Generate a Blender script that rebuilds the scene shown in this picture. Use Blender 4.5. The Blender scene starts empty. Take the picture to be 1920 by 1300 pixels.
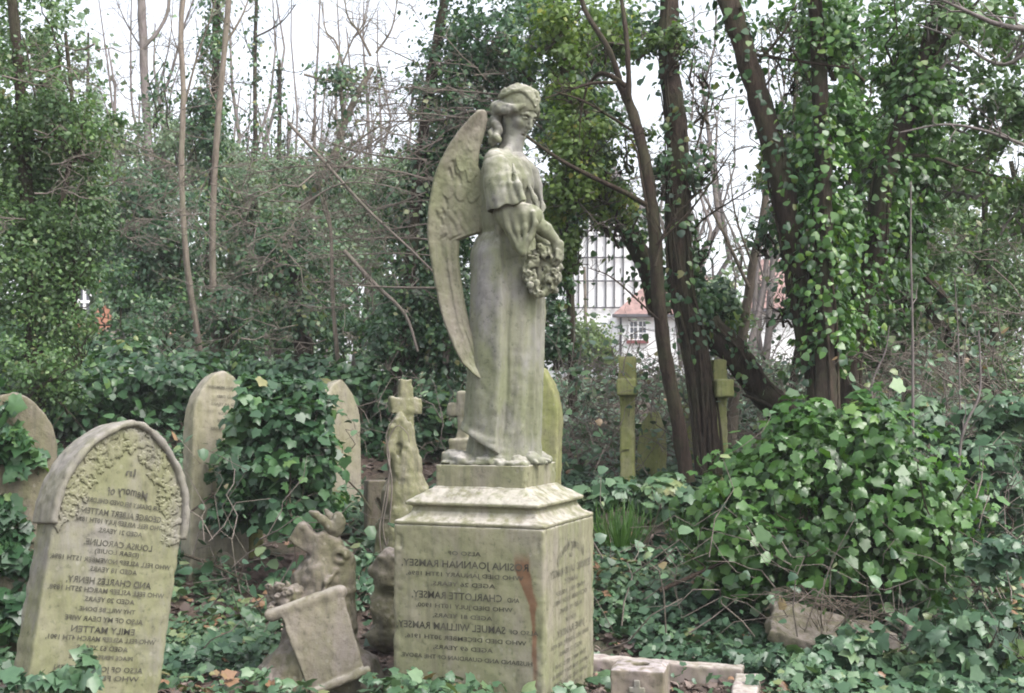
import bpy, math, random
import numpy as np

# ------------------------------------------------------------------ camera, world, sun, exposure
scene = bpy.context.scene
COL = scene.collection
RNG = np.random.default_rng(11)
random.seed(5)
R = math.radians

FPX, CX, CY, YH = 2400.0, 960.0, 650.0, 750.0
PITCH = math.atan((YH - CY) / FPX)
EYE = np.array([0.0, 0.0, 1.4])
cam_data = bpy.data.cameras.new('camera')
cam = bpy.data.objects.new('camera', cam_data)
COL.objects.link(cam)
cam.location = EYE
cam.rotation_euler = (math.pi / 2 + PITCH, 0, 0)
cam_data.sensor_width = 36.0
cam_data.lens = FPX / 1920.0 * 36.0
cam_data.clip_start = 0.05
cam_data.clip_end = 1000.0
cam['kind'] = 'helper'
scene.camera = cam

SUN_EL, SUN_AZ = R(52), R(128)          # azimuth measured clockwise from +Y (north)
world = bpy.data.worlds.new('World')
scene.world = world
world.use_nodes = True
wn, wl = world.node_tree.nodes, world.node_tree.links
wn.clear()
w_out = wn.new('ShaderNodeOutputWorld')
w_bg = wn.new('ShaderNodeBackground')
w_sky = wn.new('ShaderNodeTexSky')
w_sky.sky_type = 'NISHITA'
w_sky.sun_disc = False
w_sky.sun_elevation = SUN_EL
w_sky.sun_rotation = SUN_AZ
w_sky.dust_density = 4.0
w_sky.air_density = 1.0
w_hs = wn.new('ShaderNodeHueSaturation')
w_hs.inputs['Saturation'].default_value = 0.34
w_hs.inputs['Value'].default_value = 1.0
wl.new(w_sky.outputs[0], w_hs.inputs['Color'])
wl.new(w_hs.outputs[0], w_bg.inputs['Color'])
wl.new(w_bg.outputs[0], w_out.inputs['Surface'])
w_bg.inputs['Strength'].default_value = 0.15

sun_data = bpy.data.lights.new('sun', 'SUN')
sun_data.energy = 0.9
sun_data.angle = R(40)
sun_data.color = (1.0, 0.96, 0.92)
sun = bpy.data.objects.new('sun', sun_data)
COL.objects.link(sun)
# a sun lamp shines along its local -Z
sun.rotation_euler = (math.pi / 2 - SUN_EL, 0, math.pi - SUN_AZ)
sun['kind'] = 'helper'

scene.view_settings.view_transform = 'Standard'
scene.view_settings.look = 'None'
scene.view_settings.gamma = 1.0
scene.view_settings.exposure = 1.6
scene.cycles.max_bounces = 5
scene.cycles.diffuse_bounces = 3
scene.cycles.glossy_bounces = 2
scene.cycles.transmission_bounces = 2
scene.cycles.transparent_max_bounces = 4
scene.cycles.use_denoising = True
scene.cycles.volume_bounces = 1
HAZE = 0.0013
scene.cycles.sample_clamp_indirect = 4.0
scene.cycles.filter_width = 1.9

# ------------------------------------------------------------------ maths helpers
CP, SP = math.cos(PITCH), math.sin(PITCH)


def P(px, py, Y):
    """photo pixel (1920 x 1300) at distance Y in front of the camera -> point in the place"""
    dx, dy = (px - CX) / FPX, (CY - py) / FPX
    d = np.array([dx, CP - dy * SP, SP + dy * CP])
    return EYE + d * (Y / d[1])


def project(V):
    q = np.asarray(V) - EYE
    depth = q[:, 1] * CP + q[:, 2] * SP
    up = -q[:, 1] * SP + q[:, 2] * CP
    depth = np.maximum(depth, 0.05)
    return CX + FPX * q[:, 0] / depth, CY - FPX * up / depth


def ground(x, y):
    x = np.asarray(x, float); y = np.asarray(y, float)
    t = np.maximum(y - 6.95, 0)
    g = 2.0 * (1 - np.exp(-t / 8.2)) + np.maximum(y - 30, 0) * 0.012
    g = g + 0.35 * np.exp(-((y - 12.0) / 2.6) ** 2) / (1 + np.exp((x + 1.2) * 2.0))
    g = g + 0.035 * np.sin(1.9 * x + 0.7 * y) * np.sin(1.3 * y - 0.5 * x) * np.clip(t, 0, 1)
    g = g + 0.012 * np.sin(5.1 * x + 1.0) * np.sin(4.3 * y)
    return g


_TAB = np.random.default_rng(3).random((32, 32, 32)).astype(np.float32)


def vnoise(x, y, z):
    x, y, z = np.broadcast_arrays(x, y, z)
    xi, yi, zi = np.floor(x).astype(int), np.floor(y).astype(int), np.floor(z).astype(int)
    fx, fy, fz = x - xi, y - yi, z - zi
    fx, fy, fz = fx * fx * (3 - 2 * fx), fy * fy * (3 - 2 * fy), fz * fz * (3 - 2 * fz)
    r = 0
    for a in (0, 1):
        for b in (0, 1):
            for c in (0, 1):
                w = (fx if a else 1 - fx) * (fy if b else 1 - fy) * (fz if c else 1 - fz)
                r = r + w * _TAB[(xi + a) & 31, (yi + b) & 31, (zi + c) & 31]
    return r


def smooth_path(pts, k=6):
    pts = np.asarray(pts, float)
    if len(pts) < 3:
        t = np.linspace(0, 1, k + 1)[:, None]
        return pts[0] * (1 - t) + pts[-1] * t
    Q = np.vstack([2 * pts[0] - pts[1], pts, 2 * pts[-1] - pts[-2]])
    out = []
    for i in range(1, len(Q) - 2):
        p0, p1, p2, p3 = Q[i - 1], Q[i], Q[i + 1], Q[i + 2]
        for t in np.linspace(0, 1, k, endpoint=False):
            out.append(0.5 * ((2 * p1) + (p2 - p0) * t + (2 * p0 - 5 * p1 + 4 * p2 - p3) * t * t
                              + (3 * p1 - p0 - 3 * p2 + p3) * t ** 3))
    out.append(Q[-2])
    return np.array(out)


# ------------------------------------------------------------------ mesh helpers
class Geo:
    """collects pieces of ONE mesh"""

    def __init__(self):
        self.V, self.F, self.T, self.n = [], {}, {}, 0

    def add(self, V, F, tint=None):
        V = np.asarray(V, float).reshape(-1, 3)
        F = np.asarray(F, int)
        k = F.shape[1]
        self.V.append(V)
        self.F.setdefault(k, []).append(F + self.n)
        self.T.setdefault(k, []).append(np.zeros(len(F)) if tint is None else np.asarray(tint, float))
        self.n += len(V)
        return self

    def build(self, name, mat, parent=None, smooth=True):
        me = bpy.data.meshes.new(name)
        V = np.vstack(self.V)
        if parent is not None:
            V = V - np.array(parent.location)
        Fs = [np.vstack(self.F[k]) for k in sorted(self.F)]
        Ts = np.concatenate([np.concatenate(self.T[k]) for k in sorted(self.F)])
        me.vertices.add(len(V))
        me.vertices.foreach_set('co', V.astype(np.float32).ravel())
        idx = np.concatenate([f.ravel() for f in Fs]).astype(np.int32)
        cnt = np.concatenate([np.full(len(f), f.shape[1], np.int32) for f in Fs])
        start = np.concatenate([[0], np.cumsum(cnt)[:-1]]).astype(np.int32)
        me.loops.add(len(idx))
        me.loops.foreach_set('vertex_index', idx)
        me.polygons.add(len(cnt))
        me.polygons.foreach_set('loop_start', start)
        me.polygons.foreach_set('use_smooth', np.full(len(cnt), smooth, bool))
        me.update(calc_edges=True)
        a = me.attributes.new('tint', 'FLOAT', 'FACE')
        a.data.foreach_set('value', Ts.astype(np.float32))
        me.materials.append(mat)
        o = bpy.data.objects.new(name, me)
        COL.objects.link(o)
        if parent is not None:
            o.parent = parent
        return o


def tag(o, label=None, cat=None, group=None, kind=None):
    if label: o['label'] = label
    if cat: o['category'] = cat
    if group: o['group'] = group
    if kind: o['kind'] = kind
    return o


def thing(name, label, cat, loc, group=None):
    o = bpy.data.objects.new(name, None)
    COL.objects.link(o)
    o.location = [float(v) for v in loc]
    o.empty_display_size = 0.1
    return tag(o, label, cat, group)


def tube(geo, pts, rad, n=7, rough=0.0, tint=None):
    pts = np.asarray(pts, float)
    m = len(pts)
    rad = np.interp(np.linspace(0, 1, m), np.linspace(0, 1, len(np.atleast_1d(rad))), np.atleast_1d(rad))
    d = np.gradient(pts, axis=0)
    d /= np.linalg.norm(d, axis=1)[:, None] + 1e-9
    ref = np.array([0.31, 0.93, 0.17]) if abs(d[0][1]) < 0.9 else np.array([1.0, 0, 0])
    u = np.cross(d, ref); u /= np.linalg.norm(u, axis=1)[:, None] + 1e-9
    v = np.cross(d, u)
    a = np.linspace(0, 2 * np.pi, n, endpoint=False)
    rr = rad[:, None] * np.ones((m, n))
    if rough:
        rr = rr * (1 + rough * (RNG.random((m, n)) - 0.5) + rough * 0.7 * np.sin(a[None, :] * 3 + np.linspace(0, 5, m)[:, None]))
    V = pts[:, None, :] + rr[..., None] * (np.cos(a)[None, :, None] * u[:, None, :] + np.sin(a)[None, :, None] * v[:, None, :])
    i = np.arange(m - 1)[:, None] * n
    j = np.arange(n)[None, :]
    j2 = (j + 1) % n
    F = np.stack([i + j, i + j2, i + n + j2, i + n + j], -1).reshape(-1, 4)
    geo.add(V, F, None if tint is None else np.full(len(F), tint))
    base = geo.n - m * n
    ends = np.array([[0] + [0] * 0])
    # caps as triangle fans
    c0, c1 = pts[0], pts[-1]
    k0 = np.arange(n)
    geo.add(np.vstack([V[0], c0]), np.stack([(k0 + 1) % n, k0, np.full(n, n)], -1))
    geo.add(np.vstack([V[-1], c1]), np.stack([k0, (k0 + 1) % n, np.full(n, n)], -1))


def box(geo, c, s, rot=None, bev=0.0):
    """box with chamfered vertical and horizontal edges"""
    c = np.asarray(c, float); s = np.asarray(s, float) / 2
    b = bev
    rings = []
    for z, i in ((-s[2], b), (-s[2] + b, 0), (s[2] - b, 0), (s[2], b)) if b else ((-s[2], 0), (s[2], 0)):
        x, y = s[0] - i, s[1] - i
        q = max(b, 1e-6)
        rings.append([(-x + q, -y, z), (x - q, -y, z), (x, -y + q, z), (x, y - q, z), (x - q, y, z), (-x + q, y, z), (-x, y - q, z), (-x, -y + q, z)])
    V = np.array(rings).reshape(-1, 3)
    F = []
    for r in range(len(rings) - 1):
        for j in range(8):
            F.append([r * 8 + j, r * 8 + (j + 1) % 8, (r + 1) * 8 + (j + 1) % 8, (r + 1) * 8 + j])
    t = (len(rings) - 1) * 8
    if rot is not None:
        V = V @ np.asarray(rot).T
    V = V + c
    geo.add(V, F)
    geo.add(V[:8], [[7, 6, 5, 4, 3, 2, 1, 0]])
    geo.add(V[t:], [[0, 1, 2, 3, 4, 5, 6, 7]])


def rotz(a):
    return np.array([[math.cos(a), -math.sin(a), 0], [math.sin(a), math.cos(a), 0], [0, 0, 1.0]])


def roty(a):
    return np.array([[math.cos(a), 0, math.sin(a)], [0, 1, 0], [-math.sin(a), 0, math.cos(a)]])


def rotx(a):
    return np.array([[1, 0, 0], [0, math.cos(a), -math.sin(a)], [0, math.sin(a), math.cos(a)]])


# ------------------------------------------------------------------ implicit surfaces (carved stone)
class Field:
    def __init__(self, lo, hi, h):
        self.lo, self.h = np.asarray(lo, float), h
        n = np.ceil((np.asarray(hi) - self.lo) / h).astype(int) + 1
        self.ax = [self.lo[i] + h * np.arange(n[i]) for i in range(3)]
        self.f = np.full(n, 0.2, np.float32)

    def win(self, lo, hi):
        s = []
        for i in range(3):
            a = int(np.clip((lo[i] - self.lo[i]) / self.h, 0, self.f.shape[i]))
            b = int(np.clip((hi[i] - self.lo[i]) / self.h + 2, 0, self.f.shape[i]))
            s.append(slice(a, b))
        g = np.meshgrid(*[self.ax[i][s[i]] for i in range(3)], indexing='ij', sparse=True)
        return tuple(s), g

    def put(self, fn, lo, hi, k=0.01, cut=False):
        m = max(k, self.h) * 2 + 0.012
        s, g = self.win(np.asarray(lo) - m, np.asarray(hi) + m)
        if 0 in self.f[s].shape: return self
        d = np.broadcast_to(fn(*g), self.f[s].shape)
        a = self.f[s]
        if cut:
            hh = np.clip(0.5 - 0.5 * (a + d) / k, 0, 1)
            self.f[s] = a * (1 - hh) - d * hh + k * hh * (1 - hh)
        else:
            hh = np.clip(0.5 + 0.5 * (a - d) / k, 0, 1)
            self.f[s] = a * (1 - hh) + d * hh - k * hh * (1 - hh)
        return self

    def caps(self, a, b, ra, rb, k=0.01, cut=False):
        a, b = np.asarray(a, float), np.asarray(b, float)
        ab = b - a; L = ab @ ab + 1e-12

        def fn(x, y, z):
            t = np.clip(((x - a[0]) * ab[0] + (y - a[1]) * ab[1] + (z - a[2]) * ab[2]) / L, 0, 1)
            return np.sqrt((x - a[0] - t * ab[0]) ** 2 + (y - a[1] - t * ab[1]) ** 2 + (z - a[2] - t * ab[2]) ** 2) - (ra + (rb - ra) * t)
        r = max(ra, rb)
        return self.put(fn, np.minimum(a, b) - r, np.maximum(a, b) + r, k, cut)

    def chain(self, pts, rs, k=0.01, cut=False):
        for i in range(len(pts) - 1):
            self.caps(pts[i], pts[i + 1], rs[i], rs[i + 1], k, cut)
        return self

    def ell(self, c, r, k=0.01, rot=None, cut=False):
        c, r = np.asarray(c, float), np.asarray(r, float)
        M = np.eye(3) if rot is None else np.asarray(rot).T

        def fn(x, y, z):
            X, Y, Z = x - c[0], y - c[1], z - c[2]
            q = [(M[i, 0] * X + M[i, 1] * Y + M[i, 2] * Z) / r[i] for i in range(3)]
            n = np.sqrt(q[0] ** 2 + q[1] ** 2 + q[2] ** 2)
            return (n - 1) * r.min()
        e = np.full(3, r.max())
        return self.put(fn, c - e, c + e, k, cut)

    def rbox(self, c, half, rad=0.01, k=0.005, rot=None, cut=False, noise=0.0, ns=20.0):
        c, half = np.asarray(c, float), np.asarray(half, float) - rad
        M = np.eye(3) if rot is None else np.asarray(rot).T

        def fn(x, y, z):
            X, Y, Z = x - c[0], y - c[1], z - c[2]
            q = [np.abs(M[i, 0] * X + M[i, 1] * Y + M[i, 2] * Z) - half[i] for i in range(3)]
            o = np.sqrt(sum(np.maximum(v, 0) ** 2 for v in q))
            d = o + np.minimum(np.maximum(np.maximum(q[0], q[1]), q[2]), 0) - rad
            if noise:
                d = d + noise * (vnoise(x * ns, y * ns, z * ns) - 0.5)
            return d
        e = np.full(3, np.linalg.norm(half + rad)) if rot is not None else half + rad
        return self.put(fn, c - e, c + e, k, cut)

    def roughen(self, amp, s):
        g = np.meshgrid(*self.ax, indexing='ij', sparse=True)
        m = np.abs(self.f) < amp * 2 + self.h * 3
        I = np.argwhere(m)
        p = [self.ax[i][I[:, i]] * s for i in range(3)]
        self.f[m] += (amp * (vnoise(*p) - 0.5)).astype(np.float32)
        return self

    def mesh(self):
        f = self.f
        f[0] = np.maximum(f[0], 0.01); f[-1] = np.maximum(f[-1], 0.01)
        f[:, 0] = np.maximum(f[:, 0], 0.01); f[:, -1] = np.maximum(f[:, -1], 0.01)
        f[:, :, 0] = np.maximum(f[:, :, 0], 0.01); f[:, :, -1] = np.maximum(f[:, :, -1], 0.01)
        ins = f < 0
        c = ins[:-1, :-1, :-1].astype(np.int8)
        tot = np.zeros_like(c)
        for a in (0, 1):
            for b in (0, 1):
                for d in (0, 1):
                    tot += ins[a:f.shape[0] - 1 + a, b:f.shape[1] - 1 + b, d:f.shape[2] - 1 + d]
        act = (tot > 0) & (tot < 8)
        I = np.argwhere(act)
        ids = np.full(act.shape, -1, np.int64)
        ids[act] = np.arange(len(I))
        acc = np.zeros((len(I), 3)); cnt = np.zeros(len(I))
        for ax in range(3):
            o1, o2 = [i for i in range(3) if i != ax]
            for a in (0, 1):
                for b in (0, 1):
                    p = I.copy(); p[:, o1] += a; p[:, o2] += b
                    q = p.copy(); q[:, ax] += 1
                    f0, f1 = f[tuple(p.T)], f[tuple(q.T)]
                    m = (f0 < 0) != (f1 < 0)
                    t = f0[m] / (f0[m] - f1[m])
                    off = p[m].astype(float)
                    off[:, ax] += t
                    acc[m] += off; cnt[m] += 1
        V = acc / cnt[:, None] * self.h + self.lo
        F = []
        for ax in range(3):
            o1, o2 = [(1, 2), (2, 0), (0, 1)][ax]
            sl0 = [slice(1, -1)] * 3; sl1 = [slice(1, -1)] * 3
            sl0[ax] = slice(0, -1); sl1[ax] = slice(1, None)
            s0, s1 = ins[tuple(sl0)], ins[tuple(sl1)]
            E = np.argwhere(s0 != s1)
            flip = s0[s0 != s1]
            E[:, o1] += 1; E[:, o2] += 1
            quad = []
            for (a, b) in ((-1, -1), (0, -1), (0, 0), (-1, 0)):
                q = E.copy(); q[:, o1] += a; q[:, o2] += b
                quad.append(ids[tuple(q.T)])
            Q = np.stack(quad, -1)
            Q[~flip] = Q[~flip][:, ::-1]
            F.append(Q)
        F = np.vstack(F)
        return V, F[(F >= 0).all(1)]


# ------------------------------------------------------------------ materials
def mat_base(name):
    m = bpy.data.materials.new(name)
    m.use_nodes = True
    nt = m.node_tree
    b = nt.nodes['Principled BSDF']
    return m, nt.nodes, nt.links, b


def ramp(nd, stops, interp='LINEAR'):
    r = nd.new('ShaderNodeValToRGB')
    r.color_ramp.interpolation = interp
    while len(r.color_ramp.elements) < len(stops):
        r.color_ramp.elements.new(0.5)
    for e, (p, c) in zip(r.color_ramp.elements, stops):
        e.position = p
        e.color = (*c, 1) if len(c) == 3 else c
    return r


def noise_tex(nd, lk, vec, scale, detail=5, rough=0.6, dist=0.0):
    n = nd.new('ShaderNodeTexNoise')
    n.inputs['Scale'].default_value = scale
    n.inputs['Detail'].default_value = detail
    n.inputs['Roughness'].default_value = rough
    n.inputs['Distortion'].default_value = dist
    if vec is not None: lk.new(vec, n.inputs['Vector'])
    return n


def mapping(nd, lk, vec, scale, loc=(0, 0, 0), rot=(0, 0, 0)):
    m = nd.new('ShaderNodeMapping')
    m.inputs['Scale'].default_value = scale
    m.inputs['Location'].default_value = loc
    m.inputs['Rotation'].default_value = rot
    lk.new(vec, m.inputs['Vector'])
    return m.outputs[0]


def mixc(nd, lk, fac, a, b, mode='MIX'):
    m = nd.new('ShaderNodeMix')
    m.data_type = 'RGBA'
    m.blend_type = mode
    if isinstance(fac, (int, float)): m.inputs[0].default_value = fac
    else: lk.new(fac, m.inputs[0])
    for s, v in ((6, a), (7, b)):
        if isinstance(v, tuple): m.inputs[s].default_value = (*v, 1)
        else: lk.new(v, m.inputs[s])
    return m.outputs[2]


def math_node(nd, lk, op, a, b=None, clamp=False):
    m = nd.new('ShaderNodeMath')
    m.operation = op
    m.use_clamp = clamp
    for i, v in ((0, a), (1, b)):
        if v is None: continue
        if isinstance(v, (int, float)): m.inputs[i].default_value = v
        else: lk.new(v, m.inputs[i])
    return m.outputs[0]


def stone(name, buff, algae, grey, amount=0.5, lichen=(0.46, 0.43, 0.4), lich=0.35, seed=0.0, bump=0.25, stain=False, grime=0.0):
    m, nd, lk, b = mat_base(name)
    tc = nd.new('ShaderNodeTexCoord').outputs['Object']
    vec = mapping(nd, lk, tc, (1, 1, 1), (seed, seed * 1.7, seed * 0.6))
    big = noise_tex(nd, lk, vec, 3.2, 6, 0.62)
    streak = noise_tex(nd, lk, mapping(nd, lk, vec, (11, 11, 0.9)), 1.6, 5, 0.6)
    fine = noise_tex(nd, lk, vec, 38, 6, 0.7)
    spot = noise_tex(nd, lk, vec, 17, 4, 0.6)
    s = math_node(nd, lk, 'ADD', math_node(nd, lk, 'MULTIPLY', big.outputs[0], 0.55), math_node(nd, lk, 'MULTIPLY', streak.outputs[0], 0.45))
    r1 = ramp(nd, [(0.5 - 0.22 * amount - 0.06, (1, 1, 1)), (0.62 - 0.1 * amount, (0, 0, 0))])
    lk.new(s, r1.inputs[0])
    c = mixc(nd, lk, r1.outputs[0], algae, buff)
    r2 = ramp(nd, [(0.48, (0, 0, 0)), (0.66, (1, 1, 1))])
    lk.new(noise_tex(nd, lk, mapping(nd, lk, vec, (5, 5, 2.2), (4, 1, 7)), 1.0, 5, 0.65).outputs[0], r2.inputs[0])
    c = mixc(nd, lk, math_node(nd, lk, 'MULTIPLY', r2.outputs[0], 0.75), c, grey)
    # lichen crust on faces open to the sky
    geo = nd.new('ShaderNodeNewGeometry')
    sep = nd.new('ShaderNodeSeparateXYZ'); lk.new(geo.outputs['Normal'], sep.inputs[0])
    up = nd.new('ShaderNodeMapRange'); up.inputs[1].default_value = 0.25; up.inputs[2].default_value = 0.85
    lk.new(sep.outputs[2], up.inputs[0])
    r3 = ramp(nd, [(0.38, (0, 0, 0)), (0.55, (1, 1, 1))]); lk.new(spot.outputs[0], r3.inputs[0])
    lf = math_node(nd, lk, 'MULTIPLY', math_node(nd, lk, 'MULTIPLY', up.outputs[0], r3.outputs[0]), lich)
    c = mixc(nd, lk, lf, c, lichen)
    # black specks and pale spots
    r4 = ramp(nd, [(0.30, (0.45, 0.45, 0.45)), (0.44, (0.95, 0.95, 0.95)), (0.62, (1.02, 1.02, 1.02)), (0.75, (1.28, 1.26, 1.2))])
    lk.new(fine.outputs[0], r4.inputs[0])
    c = mixc(nd, lk, 0.8, c, r4.outputs[0], 'MULTIPLY')
    r5 = ramp(nd, [(0.33, (0.62, 0.62, 0.58)), (0.5, (1, 1, 1))])
    lk.new(noise_tex(nd, lk, mapping(nd, lk, vec, (9, 9, 3), (9, 3, 2)), 1.3, 6, 0.7).outputs[0], r5.inputs[0])
    c = mixc(nd, lk, 0.6, c, r5.outputs[0], 'MULTIPLY')
    if grime:   # black grime in runs, and blotches of crust lichen with their own outlines
        gz = noise_tex(nd, lk, mapping(nd, lk, vec, (26, 26, 1.3), (3, 8, 1)), 1.0, 5, 0.65)
        g2 = noise_tex(nd, lk, mapping(nd, lk, vec, (1, 1, 1), (6, 2, 4)), 2.4, 4, 0.6)
        gm = math_node(nd, lk, 'MULTIPLY', ramp_out(nd, lk, gz.outputs[0], [(0.46, (0, 0, 0)), (0.66, (1, 1, 1))]), ramp_out(nd, lk, g2.outputs[0], [(0.40, (0, 0, 0)), (0.60, (1, 1, 1))]))
        c = mixc(nd, lk, math_node(nd, lk, 'MULTIPLY', gm, grime), c, (0.085, 0.080, 0.062))
        vo = nd.new('ShaderNodeTexVoronoi'); vo.inputs['Scale'].default_value = 24
        lk.new(mapping(nd, lk, vec, (1, 1, .8)), vo.inputs['Vector'])
        sp = math_node(nd, lk, 'ADD', vo.outputs['Distance'], math_node(nd, lk, 'MULTIPLY', fine.outputs[0], 0.35))
        sm = math_node(nd, lk, 'MULTIPLY', ramp_out(nd, lk, sp, [(0.34, (1, 1, 1)), (0.40, (0, 0, 0))]), ramp_out(nd, lk, big.outputs[0], [(0.48, (0, 0, 0)), (0.60, (1, 1, 1))]))
        c = mixc(nd, lk, math_node(nd, lk, 'MULTIPLY', sm, grime * .5), c, (0.33, 0.315, 0.26))
    if stain:   # rust coloured run down one corner of the front of the die
        sx = nd.new('ShaderNodeSeparateXYZ'); lk.new(tc, sx.inputs[0])
        n = noise_tex(nd, lk, mapping(nd, lk, tc, (9, 9, 4)), 1.0, 5, 0.65)
        cz = nd.new('ShaderNodeMapRange'); cz.inputs[1].default_value = 0.48; cz.inputs[2].default_value = 0.64
        cz.inputs[3].default_value = 0.300; cz.inputs[4].default_value = 0.240
        lk.new(sx.outputs[2], cz.inputs[0])
        cen = math_node(nd, lk, 'ADD', cz.outputs[0], math_node(nd, lk, 'MULTIPLY', n.outputs[0], 0.055))
        dx = math_node(nd, lk, 'ABSOLUTE', math_node(nd, lk, 'SUBTRACT', sx.outputs[0], cen))
        wz = nd.new('ShaderNodeMapRange'); wz.inputs[1].default_value = 0.42; wz.inputs[2].default_value = 0.64
        wz.inputs[3].default_value = 0.016; wz.inputs[4].default_value = 0.044
        lk.new(sx.outputs[2], wz.inputs[0])
        f = math_node(nd, lk, 'MULTIPLY', math_node(nd, lk, 'SUBTRACT', wz.outputs[0], dx), 90.0, True)
        zl = nd.new('ShaderNodeMapRange'); zl.inputs[1].default_value = 0.75; zl.inputs[2].default_value = 0.69
        lk.new(math_node(nd, lk, 'ADD', sx.outputs[2], math_node(nd, lk, 'MULTIPLY', n.outputs[0], 0.06)), zl.inputs[0])
        zb = nd.new('ShaderNodeMapRange'); zb.inputs[1].default_value = 0.0; zb.inputs[2].default_value = 0.25
        lk.new(sx.outputs[2], zb.inputs[0])
        yl = math_node(nd, lk, 'LESS_THAN', sx.outputs[1], -0.3)
        f = math_node(nd, lk, 'MULTIPLY', math_node(nd, lk, 'MULTIPLY', f, zl.outputs[0]), math_node(nd, lk, 'MULTIPLY', yl, zb.outputs[0]))
        c = mixc(nd, lk, math_node(nd, lk, 'MULTIPLY', f, 0.85), c, (0.125, 0.062, 0.036))
    lk.new(c, b.inputs['Base Color'])
    b.inputs['Roughness'].default_value = 0.92
    b.inputs['Specular IOR Level'].default_value = 0.2
    bp = nd.new('ShaderNodeBump')
    bp.inputs['Strength'].default_value = bump
    bp.inputs['Distance'].default_value = 0.01
    h = math_node(nd, lk, 'ADD', fine.outputs[0], math_node(nd, lk, 'MULTIPLY', spot.outputs[0], 0.8))
    lk.new(h, bp.inputs['Height'])
    lk.new(bp.outputs[0], b.inputs['Normal'])
    return m


def leaf(name, stops, rough=0.38, spec=0.5, transl=0.25):
    m, nd, lk, b = mat_base(name)
    a = nd.new('ShaderNodeAttribute'); a.attribute_name = 'tint'; a.attribute_type = 'GEOMETRY'
    r = ramp(nd, stops)
    lk.new(a.outputs['Fac'], r.inputs[0])
    tc = nd.new('ShaderNodeTexCoord').outputs['Object']
    n = noise_tex(nd, lk, tc, 30, 2)
    c = mixc(nd, lk, 0.35, r.outputs[0], ramp_out(nd, lk, n.outputs[0], [(0.3, (0.6, 0.65, 0.6)), (0.7, (1.25, 1.2, 1.1))]), 'MULTIPLY')
    lk.new(c, b.inputs['Base Color'])
    b.inputs['Roughness'].default_value = rough
    b.inputs['Specular IOR Level'].default_value = spec
    if transl:
        t = nd.new('ShaderNodeBsdfTranslucent')
        lk.new(mixc(nd, lk, 1.0, c, (1.5, 1.6, 0.6), 'MULTIPLY'), t.inputs[0])
        mx = nd.new('ShaderNodeMixShader'); mx.inputs[0].default_value = transl
        lk.new(b.outputs[0], mx.inputs[1]); lk.new(t.outputs[0], mx.inputs[2])
        out = [x for x in nd if x.type == 'OUTPUT_MATERIAL'][0]
        lk.new(mx.outputs[0], out.inputs[0])
    return m


def ramp_out(nd, lk, v, stops):
    r = ramp(nd, stops); lk.new(v, r.inputs[0]); return r.outputs[0]


def bark(name, c1, c2, moss=(0.09, 0.12, 0.05), mossy=0.4, sz=14.0):
    m, nd, lk, b = mat_base(name)
    tc = nd.new('ShaderNodeTexCoord').outputs['Object']
    n = noise_tex(nd, lk, mapping(nd, lk, tc, (3, 3, 0.7)), sz, 6, 0.7, 0.6)
    c = ramp_out(nd, lk, n.outputs[0], [(0.3, c1), (0.7, c2)])
    n2 = noise_tex(nd, lk, tc, 3.5, 5, 0.65)
    f = ramp_out(nd, lk, n2.outputs[0], [(0.45, (0, 0, 0)), (0.65, (1, 1, 1))])
    c = mixc(nd, lk, math_node(nd, lk, 'MULTIPLY', f, mossy), c, moss)
    lk.new(c, b.inputs['Base Color'])
    b.inputs['Roughness'].default_value = 0.9
    b.inputs['Specular IOR Level'].default_value = 0.15
    bp = nd.new('ShaderNodeBump'); bp.inputs['Strength'].default_value = 0.7; bp.inputs['Distance'].default_value = 0.02
    lk.new(n.outputs[0], bp.inputs['Height']); lk.new(bp.outputs[0], b.inputs['Normal'])
    return m


def plain(name, col, rough=0.8, var=0.25, scale=12.0, spec=0.2):
    m, nd, lk, b = mat_base(name)
    tc = nd.new('ShaderNodeTexCoord').outputs['Object']
    n = noise_tex(nd, lk, tc, scale, 5, 0.6)
    lo = tuple(v * (1 - var) for v in col); hi = tuple(min(v * (1 + var), 1) for v in col)
    lk.new(ramp_out(nd, lk, n.outputs[0], [(0.3, lo), (0.7, hi)]), b.inputs['Base Color'])
    b.inputs['Roughness'].default_value = rough
    b.inputs['Specular IOR Level'].default_value = spec
    return m


ALG, BUF, GRY = (0.24, 0.25, 0.115), (0.37, 0.34, 0.22), (0.30, 0.28, 0.27)
M = {}
M['ped'] = stone('pedestal_stone', (0.238, 0.222, 0.153), (0.173, 0.177, 0.104), (0.226, 0.204, 0.171), 0.6, stain=True, lich=0.6, grime=0.5)
M['statue'] = stone('statue_stone', (0.222, 0.217, 0.175), (0.160, 0.171, 0.106), (0.204, 0.194, 0.199), 0.55, seed=3.1, lich=0.6, bump=0.35, grime=0.42)
M['flesh'] = stone('statue_smooth_stone', (0.217, 0.214, 0.174), (0.164, 0.176, 0.113), (0.201, 0.193, 0.197), 0.5, seed=3.1, lich=0.4, bump=0.15)
M['wing'] = stone('wing_stone', (0.213, 0.194, 0.153), (0.156, 0.163, 0.097), (0.196, 0.171, 0.148), 0.55, seed=5.3, lich=0.35, bump=0.35, grime=0.5)
M['head_a'] = stone('yellow_algae_stone', (0.201, 0.190, 0.139), (0.164, 0.168, 0.094), (0.187, 0.175, 0.166), 0.62, seed=8.2, lich=0.2, grime=0.55)
M['hood'] = stone('grey_weathered_stone', (0.216, 0.201, 0.172), (0.176, 0.171, 0.124), (0.201, 0.186, 0.182), 0.4, seed=1.2, lich=0.5, lichen=(0.301, 0.276, 0.266), grime=0.5)
M['pale'] = stone('pale_buff_stone', (0.276, 0.251, 0.193), (0.211, 0.201, 0.128), (0.251, 0.226, 0.197), 0.4, seed=6.6, lich=0.3, grime=0.5)
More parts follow.
